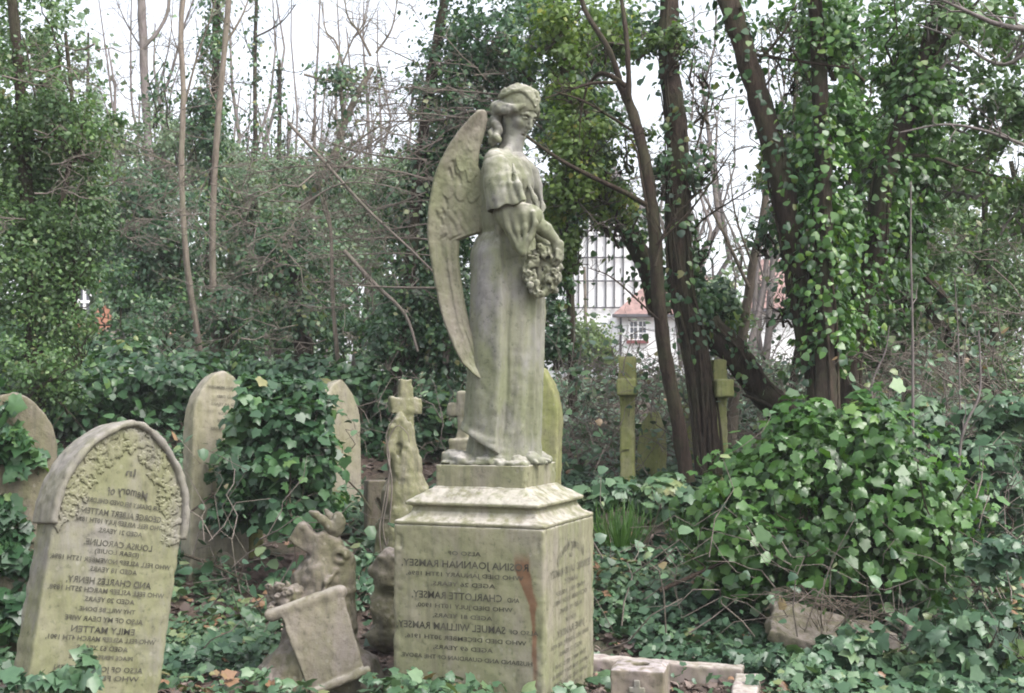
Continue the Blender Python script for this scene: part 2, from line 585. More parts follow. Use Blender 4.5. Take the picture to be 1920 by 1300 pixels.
M['moss'] = stone('mossy_green_stone', (0.310, 0.297, 0.150), (0.236, 0.253, 0.095), (0.279, 0.266, 0.167), 0.65, seed=2.4, lich=0.15, grime=0.5)
M['rock'] = stone('grey_rock', (0.162, 0.138, 0.106), (0.129, 0.124, 0.074), (0.179, 0.151, 0.143), 0.5, seed=9.7, lich=0.6, bump=0.7, grime=0.7, lichen=(0.269, 0.232, 0.217))
M['shaft'] = stone('brown_green_carved_stone', (0.215, 0.195, 0.145), (0.165, 0.165, 0.09), (0.19, 0.17, 0.15), 0.55, seed=11.3, lich=0.4, bump=0.5, grime=0.7)
M['scroll'] = stone('pinkish_scroll_stone', (0.235, 0.205, 0.165), (0.18, 0.17, 0.11), (0.22, 0.19, 0.175), 0.45, seed=12.9, lich=0.4, bump=0.5, grime=0.6)
M['kerb'] = stone('pink_grey_kerb_stone', (0.300, 0.250, 0.229), (0.214, 0.203, 0.135), (0.285, 0.234, 0.237), 0.25, seed=7.7, lich=0.6)
M['vase'] = stone('dark_vase_stone', (0.221, 0.185, 0.153), (0.145, 0.134, 0.085), (0.204, 0.168, 0.162), 0.4, seed=4.7, lich=0.9, lichen=(0.357, 0.319, 0.323))
M['lead'] = plain('lead_lettering', (0.060, 0.058, 0.045), 0.8, 0.6, 22)
M['lead_worn'] = plain('worn_lead_lettering', (0.12, 0.115, 0.085), 0.8, 0.5, 25)
M['relief'] = plain('relief_lettering', (0.14, 0.12, 0.09), 0.9, 0.3, 25)

IVY = [(0.0, (0.020, 0.052, 0.027)), (0.45, (0.037, 0.090, 0.041)), (0.8, (0.068, 0.147, 0.055)), (0.93, (0.123, 0.204, 0.061)), (1.0, (0.209, 0.192, 0.081))]
M['ivy'] = leaf('ivy_leaf', IVY, 0.36, 0.55)
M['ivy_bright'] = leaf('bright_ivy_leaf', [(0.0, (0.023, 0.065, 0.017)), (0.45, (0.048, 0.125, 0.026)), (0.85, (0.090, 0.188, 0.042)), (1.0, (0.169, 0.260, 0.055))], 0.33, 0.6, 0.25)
M['ivy_ground'] = leaf('ground_ivy_leaf', [(0.0, (0.028, 0.068, 0.037)), (0.5, (0.060, 0.120, 0.063)), (0.85, (0.105, 0.178, 0.091)), (0.95, (0.183, 0.218, 0.098)), (1.0, (0.226, 0.137, 0.083))], 0.38, 0.5, 0.12)
M['yew'] = leaf('small_evergreen_leaf', [(0.0, (0.029, 0.060, 0.025)), (0.5, (0.064, 0.129, 0.042)), (0.85, (0.122, 0.203, 0.064)), (1.0, (0.200, 0.175, 0.113))], 0.42, 0.45)
M['lime'] = leaf('yellow_green_leaf', [(0.0, (0.044, 0.082, 0.021)), (0.5, (0.092, 0.156, 0.035)), (0.85, (0.161, 0.238, 0.047)), (1.0, (0.298, 0.251, 0.047))], 0.42, 0.4, 0.35)
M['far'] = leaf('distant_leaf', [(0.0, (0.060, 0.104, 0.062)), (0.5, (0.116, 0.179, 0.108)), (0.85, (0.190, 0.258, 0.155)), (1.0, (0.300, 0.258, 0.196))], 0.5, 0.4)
M['litter'] = leaf('dead_leaf', [(0.0, (0.055, 0.040, 0.034)), (0.5, (0.12, 0.090, 0.078)), (0.9, (0.21, 0.165, 0.15)), (1.0, (0.26, 0.15, 0.09))], 0.7, 0.3, 0.0)
M['straw'] = leaf('dry_straw', [(0.0, (0.06, 0.048, 0.038)), (1.0, (0.18, 0.145, 0.115))], 0.7, 0.3, 0.1)
M['grass'] = leaf('grass_blade', [(0.0, (0.03, 0.08, 0.02)), (1.0, (0.09, 0.18, 0.05))], 0.45, 0.4, 0.3)
M['bark'] = bark('dark_bark', (0.018, 0.014, 0.011), (0.070, 0.054, 0.043), (0.06, 0.08, 0.035))
M['bark_red'] = bark('brown_bark', (0.012, 0.009, 0.007), (0.064, 0.046, 0.036), (0.07, 0.085, 0.04), mossy=0.35)
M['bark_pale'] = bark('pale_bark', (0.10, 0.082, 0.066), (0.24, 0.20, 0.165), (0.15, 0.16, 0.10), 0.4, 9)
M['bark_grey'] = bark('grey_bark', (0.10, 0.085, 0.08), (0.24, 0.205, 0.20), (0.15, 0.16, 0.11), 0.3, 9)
M['vine'] = bark('ivy_stem', (0.022, 0.017, 0.013), (0.082, 0.063, 0.048), (0.06, 0.075, 0.035), mossy=0.35)
M['twig'] = bark('dry_twig', (0.10, 0.084, 0.072), (0.24, 0.205, 0.18), mossy=0.2)
M['render'] = plain('white_render', (0.80, 0.80, 0.80), 0.8, 0.05, 1.0)
M['timber'] = plain('black_timber', (0.07, 0.068, 0.075), 0.7, 0.3, 4)
M['tile'] = plain('red_roof_tile', (0.23, 0.145, 0.13), 0.8, 0.4, 3.5)
M['slate'] = plain('weathered_brown_tile', (0.20, 0.18, 0.18), 0.8, 0.4, 3.5)
M['brick'] = plain('orange_brick', (0.36, 0.17, 0.11), 0.85, 0.25, 1.5)
M['glass'] = plain('dark_window_glass', (0.10, 0.11, 0.13), 0.1, 0.3, 0.7, 0.5)
M['paint_red'] = plain('dark_red_paint', (0.16, 0.04, 0.04), 0.6, 0.2)
M['iron'] = plain('black_iron', (0.02, 0.02, 0.022), 0.5, 0.3)

# ------------------------------------------------------------------ leaves
def _ivy_tpl():
    half = [(0.0, 0.0), (0.26, -0.10), (0.47, 0.07), (0.41, 0.25), (0.54, 0.45), (0.30, 0.62), (0.0, 1.0)]
    pts = half + [(-x, y) for x, y in half[-2:0:-1]]
    V = [(0, 0.34, 0.0)] + [(x, y, -0.22 * abs(x) - 0.16 * (y - 0.3) ** 2 + (0.05 if i % 2 else -0.05)) for i, (x, y) in enumerate(pts)]
    n = len(pts)
    F = [(0, 1 + i, 1 + (i + 1) % n) for i in range(n)]
    return np.array(V), np.array(F)


def _mid_tpl():
    V = [(0, 0, 0), (0, .5, .03), (0, 1, -.14), (.40, .12, -.10), (.34, .58, -.11), (-.40, .12, -.10), (-.34, .58, -.11)]
    F = [(0, 3, 4), (0, 4, 1), (1, 4, 2), (0, 1, 6), (0, 6, 5), (1, 2, 6)]
    return np.array(V), np.array(F)


def _quad_tpl():
    V = [(0, 0, 0), (0, 1, -.06), (.36, .45, -.12), (-.36, .45, -.12)]
    return np.array(V), np.array([(0, 2, 1), (0, 1, 3)])


def _blade_tpl():
    V = [(-.011, 0, 0), (.011, 0, 0), (.011, .5, .0), (-.011, .5, .0), (.007, .8, -.09), (-.007, .8, -.09), (0, 1.02, -.26)]
    return np.array(V), np.array([(0, 1, 2), (0, 2, 3), (3, 2, 4), (3, 4, 5), (5, 4, 6)])


TPL = {'ivy': _ivy_tpl(), 'mid': _mid_tpl(), 'quad': _quad_tpl(), 'blade': _blade_tpl()}


def unit(v):
    return v / (np.linalg.norm(v, axis=-1, keepdims=True) + 1e-9)


def leaves(geo, pts, nrm, size, tpl='mid', tip=None, tint=None, tip_rand=0.7):
    n = len(pts)
    if n == 0: return
    V, F = TPL[tpl]
    nrm = unit(nrm)
    if tip is None:
        tip = RNG.normal(size=(n, 3))
    else:
        tip = np.asarray(tip) + tip_rand * RNG.normal(size=(n, 3))
    t = unit(tip - (tip * nrm).sum(1, keepdims=True) * nrm)
    b = np.cross(t, nrm)
    s = (np.ones(n) * size)[:, None, None]
    wx = (.72 + .56 * RNG.random(n))[:, None, None]; fz = (-.4 + 2.6 * RNG.random(n))[:, None, None]
    W = pts[:, None, :] + s * (wx * V[None, :, 0:1] * b[:, None] + V[None, :, 1:2] * t[:, None] + fz * V[None, :, 2:3] * nrm[:, None])
    FF = (np.arange(n)[:, None, None] * len(V) + F[None]).reshape(-1, 3)
    tn = RNG.random(n) if tint is None else tint
    geo.add(W.reshape(-1, 3), FF, np.repeat(tn, len(F)))


# where the wood is thin and sky or a house shows through: (x, y, rx, ry, share of leaves missing)
GAPS = [(600, 110, 190, 170, 0.93), (700, 235, 110, 70, 0.85), (215, 60, 85, 120, 0.8), (300, 110, 90, 120, 0.75), (690, 30, 100, 90, 0.9),
        (560, 230, 120, 60, 0.8), (1320, 50, 38, 60, 0.85), (1345, 200, 60, 110, 0.85), (1380, 290, 45, 70, 0.8), (1290, 330, 30, 80, 0.5),
        (1455, 110, 40, 60, 0.7), (1210, 170, 35, 60, 0.8), (1190, 300, 35, 50, 0.75), (1640, 70, 50, 70, 0.6), (1720, 40, 45, 55, 0.6), (1030, 130, 30, 30, 0.8),
        (1150, 490, 66, 95, 0.80), (1215, 620, 80, 85, 0.95), (1110, 560, 55, 70, 0.85), (1440, 540, 50, 60, 0.95), (1455, 630, 55, 50, 0.97),
        (1330, 440, 30, 90, 0.8), (1400, 420, 55, 80, 0.75), (1640, 590, 30, 30, 0.7), (1500, 480, 25, 40, 0.5),
        (158, 560, 16, 26, 0.95), (196, 595, 14, 26, 0.9), (215, 640, 22, 28, 0.9), (685, 555, 22, 55, 0.7), (655, 650, 12, 30, 0.7), (498, 578, 9, 9, 0.9),
        (30, 50, 40, 50, 0.5), (60, 20, 30, 30, 0.5), (1770, 450, 20, 25, 0.6), (1905, 300, 20, 40, 0.6), (480, 150, 60, 150, 0.75)]


_gr = np.random.default_rng(77)
GAPS += [(_gr.uniform(1380, 1920), _gr.uniform(-10, 420), _gr.uniform(12, 34), _gr.uniform(14, 44), .75) for _ in range(34)]
GAPS += [(_gr.uniform(0, 190), _gr.uniform(-10, 190), _gr.uniform(8, 26), _gr.uniform(8, 26), .7) for _ in range(22)]
GAPS += [(_gr.uniform(1010, 1380), _gr.uniform(-10, 380), _gr.uniform(10, 26), _gr.uniform(12, 36), .7) for _ in range(18)]
GAPS += [(_gr.uniform(760, 1000), _gr.uniform(-10, 200), _gr.uniform(6, 16), _gr.uniform(6, 18), .7) for _ in range(16)]


def keep(pts):
    px, py = project(pts)
    m = np.ones(len(pts), bool)
    for cx, cy, rx, ry, pr in GAPS:
        d = ((px - cx) / rx) ** 2 + ((py - cy) / ry) ** 2
        p = pr * np.clip(1.6 - d, 0, 1)
        m &= RNG.random(len(pts)) > p
    return m


def clump(geo, px, py, Y, rx, ry, n, size, tpl='mid', depth=None, sub=None, gaps=True, hang=0.6, spread=0.22, up=0.5):
    """a leafy mass: leaves gathered in sub-clumps through an ellipsoid"""
    c = P(px, py, Y)
    s = Y / FPX
    r = np.array([rx * s, depth if depth else 0.6 * rx * s + 0.15, ry * s])
    k = sub if sub else max(4, n // 45)
    q = RNG.normal(size=(k, 3)); q = unit(q) * (RNG.random((k, 1)) ** 0.45)
    cen = c + q * r
    wts = RNG.random(k) ** 1.5 + 0.12
    who = RNG.choice(k, n, p=wts / wts.sum())
    sg = spread * (r.prod() ** (1 / 3)) * (0.5 + RNG.random(k))
    off = RNG.normal(size=(n, 3)) * sg[who][:, None] * np.array([1, 1, 0.75])
    pts = cen[who] + off
    nr = unit(off) * 0.6 + np.array([0, -0.25, up]) + 0.55 * RNG.normal(size=(n, 3)) + 0.3 * unit(q[who])
    base = RNG.random(k)[who]
    tn = np.clip(0.55 * base + 0.5 * RNG.random(n) - 0.05, 0, 1)
    if gaps:
        m = keep(pts); pts, nr, tn = pts[m], nr[m], tn[m]
    leaves(geo, pts, nr, size * (0.6 + 0.8 * RNG.random(len(pts))), tpl, np.array([0, 0, -hang]), tn)


def ivy_on(geo, path, rad, n, size, spread=0.12, tpl='mid', lo=0.0, hi=1.0, gaps=True):
    """ivy leaves clothing a trunk"""
    t = lo + (hi - lo) * RNG.random(n)
    w = 0.5 + 0.5 * np.sin(t * 37 + RNG.random() * 6) * np.sin(t * 13 + 2)
    t = t[RNG.random(n) < 0.35 + 0.65 * w]
    n = len(t)
    q = np.array([np.interp(t, np.linspace(0, 1, len(path)), path[:, i]) for i in range(3)]).T
    r = np.interp(t, np.linspace(0, 1, len(np.atleast_1d(rad))), np.atleast_1d(rad))
    a = RNG.random(n) * 2 * np.pi
    o = np.stack([np.cos(a), np.sin(a), 0.2 * RNG.normal(size=n)], -1)
    pts = q + o * (r + np.abs(RNG.normal(size=n)) * spread)[:, None]
    nr = o + np.array([0, 0, 0.55]) + 0.45 * RNG.normal(size=(n, 3))
    if gaps:
        m = keep(pts) | (RNG.random(n) < 0.35); pts, nr = pts[m], nr[m]
    leaves(geo, pts, nr, size * (0.6 + 0.8 * RNG.random(len(pts))), tpl, np.array([0, 0, -0.9]))


def pixpath(pp, Y, k=6):
    Ys = Y if isinstance(Y, (list, tuple)) else [Y] * len(pp)
    return smooth_path([P(x, y, d) for (x, y), d in zip(pp, Ys)], k)


def wiggle(a, b, n=6, amp=0.08, sag=0.0):
    a, b = np.asarray(a, float), np.asarray(b, float)
    t = np.linspace(0, 1, n)[:, None]
    L = np.linalg.norm(b - a)
    q = a * (1 - t) + b * t + RNG.normal(size=(n, 3)) * amp * L * np.sin(np.pi * t) * 0.5
    q[:, 2] -= sag * L * np.sin(np.pi * t[:, 0])
    return q


def spray(geo, path, r0, r1, n=10, length=0.6, depth=2, up=0.35, rough=0.1, sides=5):
    """a bare branch with side twigs"""
    tube(geo, path, [r0, r1], sides, rough)
    if depth <= 0: return
    d = np.gradient(path, axis=0)
    for i in range(n):
        t = 0.15 + 0.85 * RNG.random()
        j = min(int(t * (len(path) - 1)), len(path) - 1)
        v = unit(d[j]) * 0.8 + 0.75 * RNG.normal(size=3) * np.array([1, 0.7, 0.8]) + np.array([0, 0, up])
        L = length * (0.4 + 0.8 * RNG.random()) * (1.15 - 0.5 * t)
        rr = (r0 + (r1 - r0) * t) * 0.55
        q = wiggle(path[j], path[j] + unit(v) * L, 5, 0.16)
        spray(geo, q, max(rr, 0.0022), 0.0012, max(2, n // 3), L * 0.5, depth - 1, up, 0, 4)


def finish_tree(root, trunk=None, bm='bark', branches=None, brm=None, crown=None, lm='ivy', cname='crown'):
    if trunk is not None: trunk.build('trunk', M[bm], root)
    if branches is not None and branches.n: branches.build('branches', M[brm or bm], root)
    if crown is not None and crown.n: crown.build(cname, M[lm], root, smooth=False)

# ------------------------------------------------------------------ the ground
def graded(a, b, fine_a, fine_b, step, growth=1.22):
    v = list(np.arange(fine_a, fine_b, step))
    s, x = step, fine_b
    while x < b: v.append(x); s *= growth; x += s
    v.append(b)
    s, x, w = step, fine_a, []
    while x > a:
        s *= growth; x -= s; w.append(max(x, a))
    return np.array(sorted(set(w)) + v)


gx, gy = graded(-260, 260, -6, 6, 0.11), graded(-20, 420, 3.5, 16, 0.11)
GX, GY = np.meshgrid(gx, gy)
GZ = ground(GX, GY) + 0.02 * (vnoise(GX * 3, GY * 3, 0 * GX) - 0.5) * (np.abs(GX) < 7)
nxg = len(gx)
ii, jj = np.meshgrid(np.arange(len(gy) - 1), np.arange(nxg - 1), indexing='ij')
k0 = (ii * nxg + jj).ravel()
g = Geo().add(np.stack([GX, GY, GZ], -1).reshape(-1, 3), np.stack([k0, k0 + 1, k0 + nxg + 1, k0 + nxg], -1))
mg, nd, lk, b = mat_base('woodland_floor')
tc = nd.new('ShaderNodeTexCoord').outputs['Object']
n1 = noise_tex(nd, lk, tc, 1.1, 6, 0.65); n2 = noise_tex(nd, lk, tc, 26, 6, 0.75)
c = ramp_out(nd, lk, n2.outputs[0], [(0.3, (0.035, 0.024, 0.018)), (0.5, (0.085, 0.058, 0.045)), (0.68, (0.17, 0.12, 0.10))])
c = mixc(nd, lk, ramp_out(nd, lk, n1.outputs[0], [(0.45, (0, 0, 0)), (0.65, (0.7, 0.7, 0.7))]), c, (0.035, 0.055, 0.022))
lk.new(c, b.inputs['Base Color']); b.inputs['Roughness'].default_value = 0.95
bp = nd.new('ShaderNodeBump'); bp.inputs['Strength'].default_value = 0.8; bp.inputs['Distance'].default_value = 0.03
lk.new(n2.outputs[0], bp.inputs['Height']); lk.new(bp.outputs[0], b.inputs['Normal'])
tag(g.build('ground', mg), kind='structure')


# ------------------------------------------------------------------ lettering (the photograph shows it left-right reversed)
def glyphs(text, bold=0.0):
    cu = bpy.data.curves.new('lettering', 'FONT')
    cu.body = text
    cu.resolution_u = 2
    cu.offset = bold
    ob = bpy.data.objects.new('lettering', cu)
    me = ob.to_mesh()
    V = np.array([v.co[:] for v in me.vertices])
    F = [tuple(p.vertices) for p in me.polygons]
    ob.to_mesh_clear()
    bpy.data.objects.remove(ob)
    bpy.data.curves.remove(cu)
    return V, F


def inscribe(name, parent, mat, O, r, u, n, lines, lift=0.0015):
    """lines: (words, height up the stone, width, letter height, sideways shift, arc)"""
    O, r, u, n = (np.asarray(v, float) for v in (O, r, u, n))
    gg = Geo()
    for words, zc, w, h, cx, arc in lines:
        V, F = glyphs(words, 0.012)
        x0, x1 = V[:, 0].min(), V[:, 0].max()
        X = ((V[:, 0] - x0) / (x1 - x0) - 0.5) * w
        Z = V[:, 1] / 0.72 * h - h / 2
        X = -X
        if arc:
            Z = Z - arc * (X / (w / 2)) ** 2
        W = O + (X + cx)[:, None] * r + (Z + zc)[:, None] * u + lift * n
        for k in sorted({len(f) for f in F}):
            fk = np.array([f[::-1] for f in F if len(f) == k])
            if k <= 4: gg.add(W, fk)
            else:
                gg.add(W, fk)
    return gg.build(name, M[mat], parent, smooth=False)


# ------------------------------------------------------------------ the pedestal
PA = R(-20.9)
PR = rotz(PA)
PC = np.array([-0.0725, 6.234, 0.0])


def ploc(V): return np.asarray(V) @ PR.T + PC


ped = thing('pedestal', 'square greenish buff stone pedestal with reversed lead lettering and a rust stain under the angel', 'pedestal', PC)
ped.rotation_euler = (0, 0, PA)


def build_local(geo, name, mat, parent, smooth=True):
    """geometry given in the thing's own frame"""
    o = geo.build(name, mat, None, smooth)
    o.parent = parent
    return o


def field_geo(F):
    return Geo().add(*F.mesh())


def square_profile(lo, hi, h, prof, rough=0.006, chip=True):
    F = Field((-lo, -lo, hi[0]), (lo, lo, hi[1]), h)
    zs = np.array([p[0] for p in prof]); ws = np.array([p[1] for p in prof])
    gxx, gyy, gzz = np.meshgrid(*F.ax, indexing='ij', sparse=True)
    w = np.interp(gzz, zs, ws)
    ax, ay = np.abs(gxx) - w, np.abs(gyy) - w
    k = 0.012
    hh = np.clip(0.5 - 0.5 * (ay - ax) / k, 0, 1)
    d = ay * (1 - hh) + ax * hh + k * hh * (1 - hh)
    d = np.maximum(d, np.maximum(gzz - zs[-1], zs[0] - gzz))
    F.f = np.broadcast_to(d, F.f.shape).astype(np.float32).copy()
    # worn arrises
    if chip:
        e = np.minimum(np.abs(ax), 0.05) + np.minimum(np.abs(ay), 0.05)
        big = np.broadcast_to(e < 0.05, F.f.shape)
        I = np.argwhere(big & (np.abs(F.f) < 0.03))
        p = [F.ax[i][I[:, i]] for i in range(3)]
        nz = np.clip(vnoise(p[0] * 15 + 5, p[1] * 15, p[2] * 15) - 0.62, 0, 1) * 0.03 + np.clip(vnoise(p[0] * 60, p[1] * 60, p[2] * 60) - 0.6, 0, 1) * 0.012
        F.f[tuple(I.T)] += nz.astype(np.float32)
    F.roughen(rough, 30)
    return F


die = square_profile(0.40, (-0.12, 0.86), 0.008, [(-0.1, 0.375), (0.822, 0.375)], 0.004)
build_local(field_geo(die), 'die', M['ped'], ped)
cor = square_profile(0.40, (0.80, 1.02), 0.005, [(0.818, 0.372), (0.828, 0.377), (0.838, 0.376), (0.846, 0.352), (0.858, 0.333), (0.880, 0.314), (0.898, 0.309),
                                              (0.904, 0.312), (0.908, 0.334), (0.922, 0.336), (0.929, 0.327), (0.985, 0.240), (0.992, 0.236)], 0.006)
build_local(field_geo(cor), 'cornice', M['ped'], ped)
pln = square_profile(0.26, (0.96, 1.12), 0.005, [(0.978, 0.226), (1.093, 0.226)], 0.004)
build_local(field_geo(pln), 'plinth', M['ped'], ped)

W = 0.75
fr = lambda a: W * a / 800.0
front = [('ALSO OF', 578, 175, 492), ("ROSINA JOANNAH RAMSEY,", 640, 672, 490), ('WHO DIED JANUARY 13TH 1896,', 700, 620, 490), ('AGED 26 YEARS,', 753, 340, 485),
         ('AND CHARLOTTE RAMSEY,', 818, 570, 495), ('WHO DIED JULY 10TH 1900,', 878, 510, 490), ('AGED 81 YEARS,', 932, 315, 482),
         ('ALSO OF SAMUEL WILLIAM RAMSEY,', 992, 750, 505), ('WHO DIED DECEMBER 30TH 1916,', 1056, 640, 495), ('AGED 69 YEARS,', 1110, 315, 485), ('HUSBAND AND GUARDIAN OF THE ABOVE.', 1166, 694, 498)]
big_rows = {1, 4, 7}
ZF = lambda y: 0.822 - (y - 425) / 800.0 * W * 0.865
rows = [(t, ZF(y), fr(w), 0.033 if i in big_rows else 0.0195, fr(cx - 505), 0) for i, (t, y, w, cx) in enumerate(front) if i not in (4, 7)]
rows += [('AND', ZF(824), fr(62), .021, fr(748 - 505), 0), ('CHARLOTTE RAMSEY,', ZF(818), fr(480), .033, fr(450 - 505), 0),
         ('ALSO OF', ZF(998), fr(150), .020, fr(800 - 505), 0), ('SAMUEL WILLIAM RAMSEY,', ZF(992), fr(580), .033, fr(418 - 505), 0)]
o = inscribe('front_inscription', None, 'lead', (0, -0.3755, 0), (1, 0, 0), (0, 0, 1), (0, -1, 0), rows)
o.parent = ped
side = [('In Loving Memory', 0.725, 0.40, 0.05, 0.0, 0.06), ('OF', 0.668, 0.05, 0.02, 0, 0), ('EDWARD DAVID RAMSEY', 0.605, 0.60, 0.036, 0, 0), ('RAMSEY,', 0.555, 0.2, 0.026, 0, 0),
        ('WHO FELL ASLEEP', 0.51, 0.44, 0.021, 0, 0), ('OCTOBER 13TH 1887,', 0.47, 0.50, 0.021, 0, 0), ('AGED 19 YEARS.', 0.425, 0.34, 0.021, 0, 0), ('ALSO OF', 0.375, 0.16, 0.02, 0, 0),
        ('JANE RAMSEY,', 0.325, 0.42, 0.034, 0, 0), ('WHO FELL ASLEEP JUNE 4TH', 0.275, 0.56, 0.021, 0, 0), ('AGED 52 YEARS.', 0.23, 0.34, 0.021, 0, 0), ('THY WILL BE DONE', 0.18, 0.46, 0.021, 0, 0),
        ('UNTIL THE DAY BREAK', 0.14, 0.54, 0.019, 0, 0), ('AND THE SHADOWS', 0.10, 0.5, 0.019, 0, 0), ('FLEE AWAY', 0.06, 0.34, 0.019, 0, 0)]
o = inscribe('side_inscription', None, 'lead_worn', (0.3755, 0, 0), (0, 1, 0), (0, 0, 1), (1, 0, 0), side)
o.parent = ped

# ------------------------------------------------------------------ the angel
ZB = 1.094
CA, SA = math.cos(-PA), math.sin(-PA)
angel = thing('angel_statue', 'weathered stone angel with folded wings looking down and holding a flower wreath on the pedestal', 'statue', PC + np.array([0, 0, ZB - 0.003]))
angel.rotation_euler = (0, 0, PA)


def L(px, py, yl):
    """a photo pixel on the angel, at sideways depth yl, in the angel's own frame (x forward, y to its left)"""
    px, py, yl = np.broadcast_arrays(np.asarray(px, float), np.asarray(py, float), np.asarray(yl, float))
    q = (px - CX) / FPX / (CP - (CY - py) / FPX * SP)
    x = (q * (PC[1] + CA * yl) - PC[0] - SA * yl) / (CA + q * SA)
    wy = PC[1] - SA * x + CA * yl
    dy = (CY - py) / FPX
    z = EYE[2] + wy * (SP + dy * CP) / (CP - dy * SP) - ZB
    return np.stack([x, yl, z], -1)


def sstep(a, b, v):
    t = np.clip((v - a) / (b - a), 0, 1)
    return t * t * (3 - 2 * t)


RZ = np.array([-0.02, .0, .05, .10, .20, .44, .80, 1.0, 1.12, 1.25, 1.36, 1.42, 1.46, 1.495, 1.53])
RCX = np.array([.035, .035, .034, .035, .040, .055, .068, .055, .045, .052, .070, .066, .062, .060, .062])
RA = np.array([.190, .190, .180, .172, .168, .163, .162, .148, .128, .132, .138, .128, .112, .082, .050])
RB = np.array([.200, .195, .182, .175, .172, .172, .178, .172, .158, .168, .182, .188, .180, .135, .060])


def folds(th, z):
    d = 0.0
    cl = sstep(-232, -215, th) * (1 - sstep(-80, -74, th))
    hem = np.interp(th, [-200, -150, -120, -95, -72], [.19, .165, .135, .085, .045])
    d = d + 0.030 * cl * sstep(0, .010, z - hem) * (1 - sstep(1.0, 1.12, z)) + .012 * cl * np.exp(-((z - hem - .02) / .025) ** 2) * sstep(-.002, .004, z - hem)
    d = d - .022 * cl * (1 - sstep(-.01, .004, z - hem)) * (1 - .9 * np.abs(np.sin(np.radians(th) * 5.5 + z * 6)))
    for t0, sl, w, amp, z0, z1 in ((-84, 4, 6, .006, .2, 1.0), (-113, 9, 11, .008, .1, .95), (-137, 6, 10, .008, .1, .95), 
                                   (-62, 6, 14, -.012, .15, 1.0), (-70, 3, 4, -.010, .08, 1.0), (-40, -6, 9, .005, .06, .9), (-31, -5, 7, -.005, .06, .9), (-21, -4, 5, .011, .03, 1.0), (-13, -3, 5, -.006, .03, .95),
                                   (-5, -3, 6, .008, .03, 1.0), (7, 0, 5, .010, .03, .95), (20, 0, 6, .012, .03, .9), (-52, 12, 4, .006, .04, .45)):
        c = t0 + sl * (z - .5) + 2.0 * np.sin(z * 9 + t0)
        d = d + amp * np.exp(-((th - c) / w) ** 2) * sstep(z0, z0 + .08, z) * (1 - sstep(z1 - .15, z1, z))
    # pooled hem
    low = 1 - sstep(.05, .17, z)
    d = d + low * (0.010 * np.sin(np.radians(th) * 9 + 1))
    # swag under the lifted cloak
    for k in range(3):
        c = .035 + .035 * k + .00085 * (-(th + 70)) * (1 if k else .5)
        d = d + .005 * np.exp(-((z - c) / .016) ** 2) * sstep(-150, -130, th) * (1 - sstep(-66, -50, th))
    # drawn folds over the breast and back
    up = sstep(1.03, 1.12, z)
    for t0, sl, w, amp in ((-75, 230, 6, .010), (-52, 215, 6, .013), (-28, 190, 6, .014), (-6, 165, 6, .015), (16, 140, 7, .012), (36, 120, 7, .010)):
        c = t0 - sl * (z - 1.47) * 0.28
        d = d + amp * np.exp(-((th - c) / w) ** 2) * up * (1 - sstep(1.42, 1.5, z))
        d = d - .7 * amp * np.exp(-((th - c - 10) / (w * .8)) ** 2) * up * (1 - sstep(1.40, 1.48, z))
    for t0 in (-165, -150, -133, 150, 170):
        d = d + .008 * np.exp(-((th - t0 - 12 * (z - 1.2)) / 6) ** 2) * sstep(.95, 1.1, z) * (1 - sstep(1.38, 1.46, z))
    # girdle
    d = d - .008 * np.exp(-((z - 1.115) / .018) ** 2)
    return d


def robe_fn(x, y, z):
    cx, a, b = np.interp(z, RZ, RCX), np.interp(z, RZ, RA), np.interp(z, RZ, RB)
    X = x - cx
    r = np.sqrt(X * X + y * y) + 1e-6
    q = np.sqrt((X / a) ** 2 + (y / b) ** 2) + 1e-6
    th = np.degrees(np.arctan2(y, X))
    th = np.where(th > 90, th - 360, th)
    return np.maximum((r - r / q - folds(th, z)) * .85, np.maximum(z - 1.53, -z))


H = 0.0045
F = Field((-.2, -.32, -.02), (.34, .30, 1.58), H)
F.put(robe_fn, (-.2, -.25, 0), (.3, .25, 1.54), .004)


def arm_side(F, sg):
    """cape sleeve over the upper arm and the loose sleeve below it"""
    S = np.array([.055, sg * .165, 1.445]); E = np.array([.150, sg * .205, 1.20])
    F.chain([S, S + [.02, sg * .02, -.06], S * .4 + E * .6, E + [.004, 0, .03]], [.056, .052, .048, .045], .03)
    # hem of the cape sleeve: a cut ring just above the lower sleeve
    F.rbox(E + [.0, sg * .01, -.045], (.16, .14, .022), .008, .008, roty(.18), cut=True) if False else None
    return S, E


S, E = arm_side(F, -1)
# loose lower sleeve hanging from the forearm
low = [(948, 402), (966, 405), (985, 402), (1000, 402)]
for (x0, y0), (x1, y1), ra, rb in (((950, 400), (972, 458), .050, .030), ((968, 402), (979, 468), .052, .018), ((985, 402), (984, 450), .052, .030), ((997, 403), (992, 438), .040, .026),
                                   ((955, 402), (1000, 405), .050, .040), ((976, 455), (981, 477), .026, .009)):
    F.caps(L(x0, y0, -.205), L(x1, y1, -.195), ra, rb, .03)
for q in ([(948, 396), (952, 425), (972, 462), (980, 476)], [(962, 400), (970, 430), (979, 470)], [(1000, 398), (1004, 418), (992, 447), (983, 472)], [(982, 400), (985, 425), (983, 460)]):
    F.chain([L(x, y, -.250) for x, y in q], [.010] * len(q), .018)
F.caps(L(940, 396, -.2), L(938, 430, -.16), .03, .02, .03)
# opening of the sleeve, where the forearm comes out
F.ell(L(1004, 415, -.19), (.022, .03, .026), .006, cut=True)
